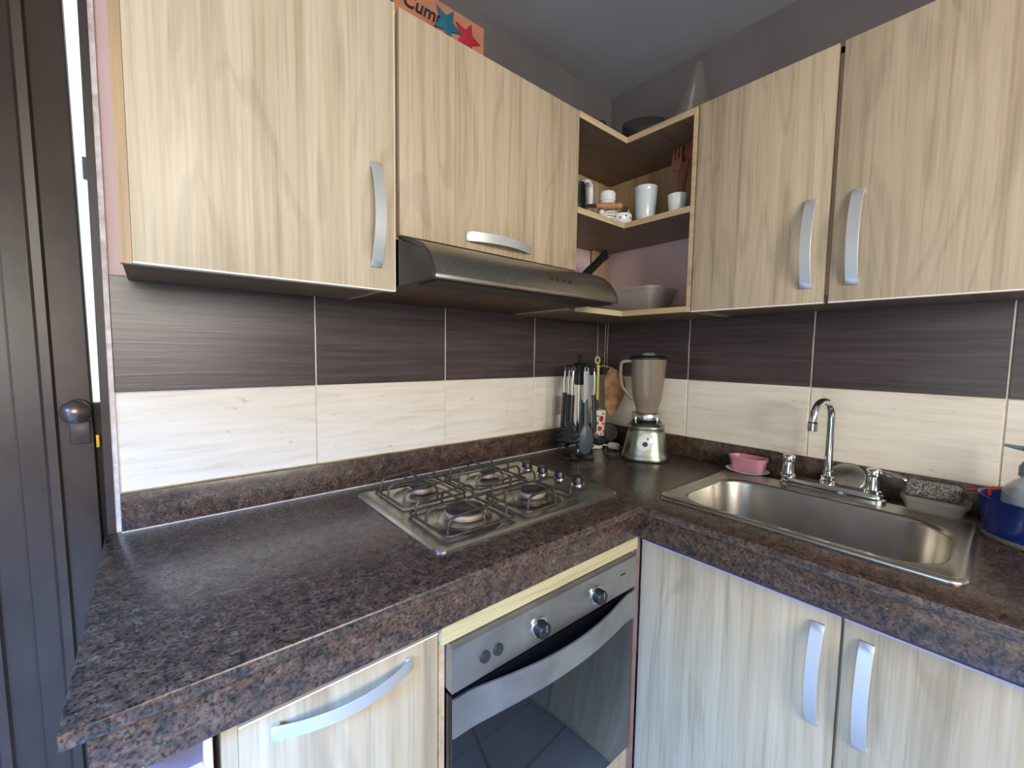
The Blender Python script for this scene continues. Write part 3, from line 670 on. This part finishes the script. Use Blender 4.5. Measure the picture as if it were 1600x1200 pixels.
# wall socket
so = thing('wall_socket', 'cream double wall socket on the tiles behind the utensil stand', 'socket', (-.29, -.01, 1.073))
build('plate', MB().loft([[(x, -.0085, z) for x, z, _ in rrect(-.333, -.243, 1.039, 1.109, .008, 0, 4)], [(x, -.019, z) for x, z, _ in rrect(-.333, -.243, 1.039, 1.109, .008, 0, 4)], [(x, -.021, z) for x, z, _ in rrect(-.330, -.246, 1.042, 1.106, .006, 0, 4)]]), 'plastic_cream', so)
for cx in (-.308, -.268):
    for dx, dz, w, h in ((-.004, .004, .0015, .004), (-.004, -.008, .0015, .004), (.005, .001, .002, .002)):
        build('slot', box(cx+dx-w, cx+dx+w, -.0214, -.0205, 1.073+dz-h/2, 1.073+dz+h/2+.002), 'slot_dark', so)

# utensil stand
us = thing('utensil_stand', 'black and chrome revolving utensil stand by the wall socket', 'utensil stand', (-.36, -.17, .9))
A0 = Vector((-.362, -.172, 0))
build('foot', MB().lathe([(.058, .9005), (.060, .903), (.056, .907), (.012, .912), (.009, .92)], A0, 36), 'black_plastic', us)
build('pole', MB().lathe([(.0085, .912), (.0085, 1.175)], A0, 18), 'chrome', us)
build('hub', MB().lathe([(.015, 1.170), (.019, 1.172), (.021, 1.20), (.022, 1.228), (.028, 1.236), (.029, 1.242), (.022, 1.247), (.008, 1.250), (.006, 1.256)], A0, 28), 'black_plastic', us)
build('lift_loop', MB().tube([tuple(A0+Vector((.009*math.cos(a), 0, 1.267+.011*math.sin(a)))) for a in [2*PI*i/16 for i in range(16)]], .0035, 8, True), 'black_plastic', us)
camdir = math.atan2(-.77, -.645)
ANG = {'spoon': camdir+.30, 'fork': camdir-.62, 'turner': camdir-1.7, 'ladle': camdir+1.25, 'masher': camdir-2.5, 'knife': camdir+2.75}
for k, a in ANG.items():
    d_ = Vector((math.cos(a), math.sin(a), 0))
    build('hook', MB().tube(smooth_path([A0+d_*.022+Vector((0, 0, 1.238)), A0+d_*.044+Vector((0, 0, 1.238)), A0+d_*.054+Vector((0, 0, 1.234)), A0+d_*.056+Vector((0, 0, 1.242))], 3), .0028, 8), 'black_plastic', us)
def utensil(name, label, a, upper, lower, zmid, head, up_mat_flat=(1, 1), ru=.005):
    d_ = Vector((math.cos(a), math.sin(a), 0)); B = A0+d_*.052; side = Vector((-d_.y, d_.x, 0))
    t_ = thing(name, label, 'utensil', (B.x, B.y, .93), 'utensils hanging on the stand')
    up = MB().tube([B+Vector((0, 0, zmid-.006)), B+Vector((0, 0, (zmid+1.22)/2))+d_*.003, B+Vector((0, 0, 1.221))], ru, 12, flat=up_mat_flat)
    gp = build('grip', up, upper, t_)
    build('hang_loop', MB().tube([B+side*(.0065*math.cos(q))+Vector((0, 0, 1.2275+.0085*math.sin(q))) for q in [2*PI*i/14 for i in range(14)]], .0022, 8, True), upper, gp)
    lw = MB().tube(smooth_path([B+Vector((0, 0, zmid+.01)), B+d_*.003+Vector((0, 0, zmid-.03)), B+d_*.006+Vector((0, 0, 1.03)), B+d_*.006+Vector((0, 0, 1.0))], 4), [.0085]*13, 12, flat=(.75, 1.1))
    build('shaft', lw, lower, t_)
    head(t_, B+d_*.008, d_, side)
    return t_
def spoon_head(mat, zc, w, h, depth=.012):
    def f(t_, B, d_, side):
        rings = []; n = 18
        for i, s in enumerate([-1, -.96, -.85, -.6, -.3, 0, .3, .6, .85, .97]):
            ww = w*math.sqrt(max(0, 1-s*s))*(1-.55*max(0, s)) if abs(s) < 1 else .0005
            zz = zc+s*h; ring = []
            for j in range(n):
                q = 2*PI*j/n; x = max(ww, .001)*math.cos(q); y = (.0035+.0)*math.sin(q) + depth*(1-(x/w)**2)*(1-s*s)
                ring.append(tuple(B+side*x+d_*(y-.004)+Vector((0, 0, zz))))
            rings.append(ring)
        build('bowl', MB().loft(rings), mat, t_, sharp=70)
    return f
def fork_head(t_, B, d_, side):
    rings = []
    for i, s in enumerate([0, .3, .6, .85, 1]):
        ww = .010+.026*math.sin(s*PI/2); zz = 1.045-.075*s; dd = .010*s
        rings.append([tuple(B+side*(ww*math.cos(q))+d_*(dd+.005*math.sin(q))+Vector((0, 0, zz))) for q in [2*PI*k/14 for k in range(14)]])
    build('fork_plate', MB().loft(rings), 'black_nylon', t_, sharp=70)
    for k in range(4):
        for s in (-1, 1):
            p = B+side*(s*.034)+Vector((0, 0, 1.012-.019*k))
            build('tine', MB().tube(smooth_path([p-side*(s*.008), p+d_*.008, p+d_*.022+Vector((0, 0, -.003)), p+d_*.030+Vector((0, 0, .002))-side*(s*.003)], 3), [.0055]*5+[.004]*5, 8), 'black_nylon', t_)
def turner_head(t_, B, d_, side):
    for k in range(5):
        build('blade_slat', MB().loft([[tuple(B+side*(-.0285+.0125*k+x)+d_*y+Vector((0, 0, z))) for x, y in ((0, -.0015), (.0085, -.0015), (.0085, .0015), (0, .0015))] for z in (1.02, .945)]), 'black_nylon', t_)
    for z in (1.015, .938): build('blade_rail', MB().loft([[tuple(B+side*x+d_*y+Vector((0, 0, z+dz))) for x, y in ((-.030, -.0018), (.0305, -.0018), (.0305, .0018), (-.030, .0018))] for dz in (0, .012)]), 'black_nylon', t_)
def ladle_head(t_, B, d_, side):
    c = B+d_*.014+Vector((0, 0, .975))
    build('cup', MB().lathe([(.002, -.024), (.018, -.019), (.029, -.006), (.032, .008), (.030, .008), (.027, -.004), (.016, -.016), (.002, -.020)], c, 28), 'black_nylon', t_)
    build('neck', MB().tube([B+Vector((0, 0, 1.005)), B-d_*.012+Vector((0, 0, .985))], .006, 10), 'black_nylon', t_)
utensil('cooking_spoon', 'grey nylon spoon with pale grip at the front of the stand', ANG['spoon'], 'pale_grip', 'grey_nylon', 1.118, spoon_head('grey_nylon', .984, .034, .060), (.9, 2.1), .0068)
utensil('pasta_fork', 'black nylon pasta fork with teeth at left of the stand', ANG['fork'], 'chrome', 'black_nylon', 1.125, fork_head)
utensil('slotted_turner', 'black slotted turner at far left of the stand', ANG['turner'], 'chrome', 'black_nylon', 1.130, turner_head)
utensil('soup_ladle', 'black nylon ladle at the right of the stand', ANG['ladle'], 'chrome', 'black_nylon', 1.125, ladle_head)
utensil('serving_spoon', 'black serving spoon hanging at the back of the stand', ANG['masher'], 'chrome', 'black_nylon', 1.12, spoon_head('black_nylon', .97, .026, .044))
utensil('basting_spoon', 'yellow-gripped dark spoon behind the pole of the stand', ANG['knife'], 'yellow_plastic', 'black_nylon', 1.10, spoon_head('black_nylon', .975, .022, .04))

# crumpled clear plastic under the stand
n = 16; vs = []; fs = []
for i in range(n):
    for j in range(n):
        u, v_ = i/(n-1)*2-1, j/(n-1)*2-1
        rr = math.hypot(u, v_); z = .9008 + max(0, .011*(1-rr**2))*abs(math.sin(7*u+3*v_)+math.cos(6*v_-4*u))*.5
        if rr > 1: u, v_ = u/rr, v_/rr
        vs.append((-.418+u*.062, -.262+v_*.042*(1+.15*math.sin(4*u)), z))
for i in range(n-1):
    for j in range(n-1): fs.append((i*n+j, (i+1)*n+j, (i+1)*n+j+1, i*n+j+1))
vs2 = [(x, y, z+.0008) for x, y, z in vs]
pw = build('plastic_wrap', MB().add(vs, [tuple(reversed(f)) for f in fs]).add(vs2, fs), 'clear_plastic', None, org=(-.418, -.262, .9))
tag(pw, 'crumpled clear plastic wrap on the counter before the utensil stand', 'plastic wrap')

# enamel tumbler with a wand and a cloth coffee strainer
tb = thing('enamel_tumbler', 'tall white enamel tumbler with red roses behind the stand', 'tumbler', (-.165, -.105, .9))
TC = (-.172, -.112, 0)
build('cup', MB().lathe([(.004, .9005), (.020, .9005), (.0215, .903), (.0315, 1.058), (.0295, 1.058), (.0195, .906), (.004, .905)], TC, 36), 'enamel_white', tb)
def print_patch(name, a_c, z_c, w, h, mat):
    rr = []
    for i in range(9):
        u = -1+2*i/8; a = a_c+u*w; hh = max(.0006, h*math.sqrt(max(0, 1-u*u)))
        ring = []
        for rad_off, zz in ((-.0004, -hh), (.0005, -hh), (.0005, hh), (-.0004, hh)):
            z = z_c+zz; R_ = .0215+(z-.903)*(.01/.155)+rad_off; ring.append((TC[0]+R_*math.cos(a), TC[1]+R_*math.sin(a), z))
        rr.append(ring)
    build(name, MB().loft(rr), mat, tb)
for a_, z_, w_, h_, m_ in ((.25, 1.024, .34, .013, 'rose_red'), (.62, 1.004, .22, .006, 'rose_red'), (.1, .984, .36, .010, 'rose_red'), (-.35, .955, .3, .009, 'rose_red'), (-.3, 1.006, .2, .006, 'leaf_green'), (.75, .972, .22, .005, 'leaf_green'), (.5, 1.044, .2, .004, 'leaf_green'), (-.2, 1.035, .16, .004, 'leaf_green'), (.35, .962, .2, .004, 'leaf_green'), (.7, .94, .25, .006, 'rose_red')):
    print_patch('flower_print', camdir+a_, z_, w_, h_, m_)
build('rim', MB().lathe([(.0295, 1.057), (.0325, 1.057), (.0325, 1.061), (.0295, 1.061)], TC, 36, cap0=False, cap1=False), 'wood_handle', tb)
wn = thing('knife_steel', 'yellow-handled wand with a hanging ring in the rose tumbler', 'utensil', (-.178, -.11, .91))
build('rod', MB().tube([(-.176, -.114, .912), (-.183, -.112, 1.10)], .007, 10), 'dark_grey', wn)
build('handle', MB().loft([[(-.183+dx, -.112+dy, z) for dx, dy in ((-.006, -.002), (.001, -.0085), (.006, -.003), (0, .004))] for z in (1.095, 1.24)]), 'yellow_plastic', wn, bevel=.0012)
build('ring', MB().tube([(-.186+.0085*math.cos(q)*.76, -.112-.0085*math.cos(q)*.65, 1.258+.013*math.sin(q)) for q in [2*PI*i/18 for i in range(18)]], .003, 8, True), 'yellow_plastic', wn)
ck = thing('cloth_strainer', 'brown stained cloth coffee strainer hanging beside the rose tumbler', 'strainer', (-.12, -.14, 1.03))
rings = []; S0 = Vector((-.138, -.160, 0)); sr = Vector((.763, -.646, 0)); sfw = Vector((-.646, -.763, 0))
for s in range(14):
    q = s/13; z = 1.222-.188*q
    prof_w = [(.0, .014), (.12, .030), (.3, .0375), (.5, .037), (.7, .031), (.85, .022), (.95, .013), (1, .006)]
    for (a0, w0), (a1, w1_) in zip(prof_w, prof_w[1:]):
        if a0 <= q <= a1: ww = w0+(w1_-w0)*(q-a0)/(a1-a0); break
    ring = []
    for k in range(36):
        a = 2*PI*k/36; fold = 1+.16*math.sin(5*a+2*q)+.08*math.sin(9*a+4*q)
        ring.append(tuple(S0+sr*(ww*math.cos(a)*fold+.004*math.sin(q*5)-.006*q)+sfw*(ww*.55*math.sin(a)*fold)+Vector((0, 0, z+.010*math.cos(a)*(1-q)*-1))))
    rings.append(ring)
build('cloth_bag', MB().loft(rings), 'sock_cloth', ck, sharp=80)
build('wire_hoop', MB().tube([tuple(S0+sr*(.0165*math.cos(a)-.006)+sfw*(.010*math.sin(a))+Vector((0, 0, 1.224-.008*math.cos(a)))) for a in [2*PI*i/20 for i in range(20)]], .002, 8, True).tube([S0+sr*-.022+Vector((0, 0, 1.231)), (-.174, -.126, 1.236), (-.179, -.119, 1.23)], .002, 8), 'card_ochre', ck)

# ================================================================== SHELF ITEMS
ZS = 1.7346
def single(name, mb, mat, label, cat, org, group=None, **kw): return tag(build(name, mb, mat, None, org=org, **kw), label, cat, group)
va = single('ceramic_vase', MB().lathe([(.004, ZS), (.024, ZS), (.0275, ZS+.004), (.033, ZS+.04), (.0365, ZS+.08), (.038, ZS+.112), (.0375, ZS+.114), (.0385, ZS+.117), (.039, ZS+.130), (.0365, ZS+.131), (.035, ZS+.10), (.030, ZS+.03), (.004, ZS+.01)], (-.205, -.318, 0), 40), 'ceramic_cool', 'tall pale glazed ceramic tumbler at middle of the shelf', 'vase', (-.205, -.318, ZS))
cu = single('white_cup', MB().lathe([(.004, ZS), (.021, ZS), (.024, ZS+.004), (.030, ZS+.058), (.0305, ZS+.066), (.0285, ZS+.066), (.023, ZS+.008), (.004, ZS+.006)], (-.225, -.448, 0), 36), 'ceramic_white', 'small plain white cup holding wooden cutlery on the shelf', 'cup', (-.225, -.448, ZS))
wf = thing('wooden_fork', 'pale reddish wooden fork standing in the white cup', 'fork', (-.222, -.445, ZS+.008))
build('shaft', MB().tube([(-.224, -.452, ZS+.009), (-.205, -.436, ZS+.10), (-.19, -.425, ZS+.165)], .005, 8), 'wood_red_pale', wf)
build('fork_head', MB().loft([rrect(-.196, -.184, -.436, -.414, .005, ZS+.160, 3), rrect(-.190, -.174, -.438, -.400, .007, ZS+.185, 3), rrect(-.184, -.170, -.434, -.396, .006, ZS+.20, 3)]), 'wood_red_pale', wf)
for k in range(3): build('tine', MB().tube([(-.178, -.402-.013*k, ZS+.195), (-.168, -.398-.013*k, ZS+.243)], [.005, .003], 8), 'wood_red_pale', wf)
wsn = thing('wooden_spoon', 'dark red wooden spoon standing in the white cup', 'spoon', (-.225, -.455, ZS+.008))
build('shaft', MB().tube([(-.230, -.460, ZS+.009), (-.218, -.466, ZS+.10), (-.205, -.470, ZS+.18)], .005, 8), 'wood_red', wsn)
build('spoon_head', MB().lathe([(.002, -.034), (.012, -.028), (.019, -.012), (.020, .006), (.014, .024), (.003, .033)], (-.200, -.471, ZS+.208), 20, squash=(.4, 1)), 'wood_red', wsn)
bt = thing('pill_bottle', 'white plastic bottle with printed lines on the corner shelf', 'bottle', (-.292, -.212, ZS))
build('bottle', MB().lathe([(.004, ZS), (.028, ZS), (.0305, ZS+.004), (.0305, ZS+.075), (.027, ZS+.085), (.024, ZS+.09)], (-.288, -.215, 0), 36), 'plastic_white', bt)
build('cap', MB().lathe([(.0265, ZS+.089), (.029, ZS+.091), (.029, ZS+.116), (.0265, ZS+.1205), (.003, ZS+.1215)], (-.288, -.215, 0), 36), 'ceramic_white', bt)
for k in range(6):
    a0, a1 = camdir-.15, camdir+.75-.1*(k % 2); z = ZS+.071-.0095*k; rr_ = []
    for i in range(9):
        a = a0+(a1-a0)*i/8; rr_.append([(-.288+r_*math.cos(a), -.215+r_*math.sin(a), z+dz) for r_, dz in ((.0300, -.0013), (.0309, -.0013), (.0309, .0013), (.0300, .0013))])
    build('print_line', MB().loft(rr_), 'print_black', bt)
po = thing('polka_bowl', 'small white bowl with black dots at the front shelf corner', 'bowl', (-.262, -.262, ZS))
PC = (-.250, -.252, 0)
build('bowl', MB().lathe([(.004, ZS), (.022, ZS), (.026, ZS+.003), (.034, ZS+.02), (.0355, ZS+.033), (.034, ZS+.042), (.031, ZS+.042), (.031, ZS+.03), (.004, ZS+.01)], PC, 36), 'ceramic_white', po)
for k in range(11):
    a = 2*PI*k/11+.2; z = ZS+.026+.006*(k % 2)
    build('dot', MB().lathe([(.0005, 0), (.0032, 0), (.0030, .0012), (.0005, .0014)], Vector(PC)+Vector((math.cos(a)*.0345, math.sin(a)*.0345, z)), 8, axis=(math.cos(a), math.sin(a), -.15)), 'print_black', po)
for k, (a, mt, lb) in enumerate(((2.4, 'card_ochre', 'ochre curled dried pod at the left in the dotted bowl'), (4.0, 'dark_grey', 'dark grey curled dried pod in the middle of the dotted bowl'), (5.6, 'plastic_cream', 'pale curled dried pod at the right in the dotted bowl'))):
    c = Vector(PC)+Vector((math.cos(a)*.017, math.sin(a)*.017, ZS+.040))
    tag(build('dried_pod', MB().tube(smooth_path([c, c+Vector((math.cos(a+1)*.010, math.sin(a+1)*.010, .020)), c+Vector((math.cos(a+2)*.016, math.sin(a+2)*.016, .014))], 3), [.004, .006, .0065, .007, .006, .005, .004], 8), mt, None, org=tuple(c)), lb, 'pod', 'dried pods in the dotted bowl')
pt = thing('black_jug', 'small black jug with a white curved handle behind the shelf edge', 'jug', (-.405, -.175, ZS))
build('jug_body', MB().lathe([(.004, ZS), (.040, ZS), (.043, ZS+.006), (.041, ZS+.07), (.036, ZS+.115), (.038, ZS+.130), (.035, ZS+.130), (.033, ZS+.11), (.038, ZS+.06), (.040, ZS+.012), (.004, ZS+.008)], (-.408, -.170, 0), 36), 'black_plastic', pt)
build('handle', MB().tube(smooth_path([(-.405, -.206, ZS+.132), (-.385, -.205, ZS+.138), (-.362, -.197, ZS+.134), (-.354, -.192, ZS+.118), (-.353, -.192, ZS+.095), (-.357, -.194, ZS+.072), (-.368, -.194, ZS+.060)], 4), .0085, 10, flat=(1.1, .8)), 'ceramic_white', pt)
hd = Vector((.170, -.035, .030)).normalized(); h0 = Vector((-.402, -.236, ZS+.045))
wu = thing('pastry_brush', 'utensil with a turned wooden handle propped before the bottle', 'utensil', (-.33, -.25, ZS))
hnd = build('wooden_handle', MB().lathe([(.003, .0), (.0075, .0), (.0085, .004), (.0065, .012), (.0095, .03), (.011, .055), (.0105, .075), (.0085, .088), (.0075, .093), (.0105, .099), (.0115, .108), (.009, .116), (.002, .118)], h0+hd*.020, 20, axis=hd), 'wood_handle', wu)
build('ferrule', MB().lathe([(.003, -.012), (.006, -.012), (.006, .024), (.003, .024)], h0, 16, axis=hd), 'dark_grey', wu)
build('bristles', MB().loft([[tuple(h0-hd*(.010+q)+Vector((0, y*(1+q*6), z*(1+q*5)-q*.6))) for y, z in ((-.004, -.004), (.004, -.004), (.004, .004), (-.004, .004))] for q in (0, .02, .045)]), 'dark_grey', wu)
ss = thing('salt_shaker', 'little white ceramic shaker with round knob beside the pill bottle', 'shaker', (-.335, -.24, ZS))
build('shaker_body', MB().lathe([(.004, ZS), (.012, ZS), (.014, ZS+.008), (.011, ZS+.022), (.008, ZS+.026)], (-.343, -.235, 0), 24), 'ceramic_white', ss)
build('shaker_knob', MB().lathe([(.002, ZS+.025), (.0085, ZS+.029), (.0105, ZS+.036), (.0085, ZS+.043), (.002, ZS+.046)], (-.343, -.235, 0), 24), 'ceramic_white', ss)

# bottom compartment
ZL = 1.4337
tc = thing('food_container', 'translucent plastic food container on the lowest corner shelf', 'container', (-.17, -.26, ZL))
build('tub', tub(-.175, -.27, .092, .125, ZL, ZL+.082, .03, .028, .002, .006), 'clear_frost', tc)
kn = thing('kitchen_knife', 'black riveted knife handle standing out above the range hood', 'knife', (-.36, -.22, ZL))
k0 = Vector((-.395, -.20, 1.545)); k1 = Vector((-.268, -.20, 1.646)); kd = (k1-k0).normalized(); kp = Vector((0, -1, 0)).cross(kd)
build('handle', MB().loft([[tuple(k0+kd*a+kp*b+Vector((0, c, 0))) for b, c in ((-.0135*w, -.007), (.0135*w, -.007), (.0135*w, .007), (-.0135*w, .007))] for a, w in ((0, .95), (.045, 1.05), (.09, .95), (.135, 1.0), (.155, 1.25), (.168, 1.1))]), 'black_plastic', kn, bevel=.002)
for a in (.05, .09, .13):
    build('rivet', MB().lathe([(.0005, 0), (.0028, 0), (.0024, .001), (.0005, .0012)], k0+kd*a+Vector((0, -.007, 0)), 10, axis=(0, -1, 0)), 'chrome', kn)
build('blade', MB().loft([[tuple(k0+kd*a+kp*b+Vector((0, c, 0))) for b, c in ((-w, 0), (.010, -.0009), (.010, .0009))] for a, w in ((.004, .016), (-.09, .014), (-.128, -.006))]), 'chrome_dull', kn)

# ================================================================== TOP OF CABINETS
pn = thing('round_tin', 'dark round tin tilted on top of the corner shelf', 'tin', (-.2, -.31, 2.018))
M = Matrix.Translation((-.180, -.284, 2.0850)) @ Matrix.Rotation(math.radians(-146), 4, 'Z') @ Matrix.Rotation(math.radians(38), 4, 'Y')
build('tin_body', MB().lathe([(.003, .024), (.068, .024), (.074, .018), (.077, -.012), (.077, -.020), (.073, -.020), (.071, .012), (.003, .014)], (0, 0, 0), 48).xf(M), 'dark_grey', pn)
build('rim', MB().lathe([(.072, -.022), (.0785, -.0225), (.0795, -.019), (.077, -.0165)], (0, 0, 0), 48, cap0=False, cap1=False).xf(M), 'chrome_dull', pn)
fn = thing('plastic_funnel', 'clear plastic cone standing on top of the corner shelf', 'funnel', (-.17, -.45, 2.018))
rings = []
for s in (0, .02, .5, 1.0):
    c = Vector((-.170, -.452, 2.0185))*(1-s)+Vector((-.155, -.466, 2.232))*s; r_ = .074*(1-s)+.011*s
    rings.append([(c.x+r_*math.cos(a), c.y+r_*math.sin(a), c.z) for a in [2*PI*k/40 for k in range(40)]])
inn = [[(c[0]*.98+.02*sum(p[0] for p in r)/40, c[1]*.98+.02*sum(p[1] for p in r)/40, c[2]) for c in r] for r in reversed(rings)]
build('cone', MB().loft(rings+inn, False, False), 'clear_plastic', fn)
build('flange', MB().tube([(-.170+.075*math.cos(a), -.452+.075*math.sin(a), 2.0215) for a in [2*PI*k/40 for k in range(40)]], .003, 8, True), 'clear_frost', fn)
sbk = single('bottle_stopper', MB().lathe([(.004, 2.0182), (.013, 2.0182), (.013, 2.032), (.016, 2.036), (.016, 2.046), (.011, 2.052), (.002, 2.053)], (-.378, -.252, 0), 24), 'black_plastic', 'small black stopper on top of the corner shelf', 'stopper', (-.378, -.252, 2.0182))

ph = thing('party_banner', 'copper card birthday banner with stars atop the hood cabinet', 'banner', (-.98, -.215, 2.012))
BY = -.222
build('card', box(-1.20, -.843, BY, BY+.006, 2.0125, 2.140), 'copper_card', ph)
build('card_band', box(-1.12, -.915, BY-.0012, BY, 2.0125, 2.060), 'card_ochre', ph)
def star(cx, cz, R, rot, mat):
    pts = [(cx+(R if k % 2 == 0 else R*.45)*math.sin(rot+k*PI/5), cz+(R if k % 2 == 0 else R*.45)*math.cos(rot+k*PI/5)) for k in range(10)]
    build('star', MB().prism(pts, BY-.004, BY-.0002, 'xz'), mat, ph, bevel=.001)
star(-.957, 2.096, .043, .45, 'teal_glitter'); star(-.897, 2.090, .042, .3, 'red_glitter'); star(-1.135, 2.075, .036, .3, 'teal_glitter')
fc = bpy.data.curves.new('lettering', 'FONT'); fc.body = 'Cump'; fc.size = .044; fc.extrude = .0006; fc.shear = .25; fc.offset = .0006
tmp = bpy.data.objects.new('lettering_curve', fc); COL.objects.link(tmp)
dg = bpy.context.evaluated_depsgraph_get(); me = bpy.data.meshes.new_from_object(tmp.evaluated_get(dg)); bpy.data.objects.remove(tmp)
me.transform(Matrix.Translation(Vector((-1.078, BY-.0018, 2.084))-ph.location) @ Matrix.Rotation(PI/2, 4, 'X'))
me.materials.clear(); me.materials.append(MATS['ink']); lo = bpy.data.objects.new('lettering', me); COL.objects.link(lo); lo.parent = ph
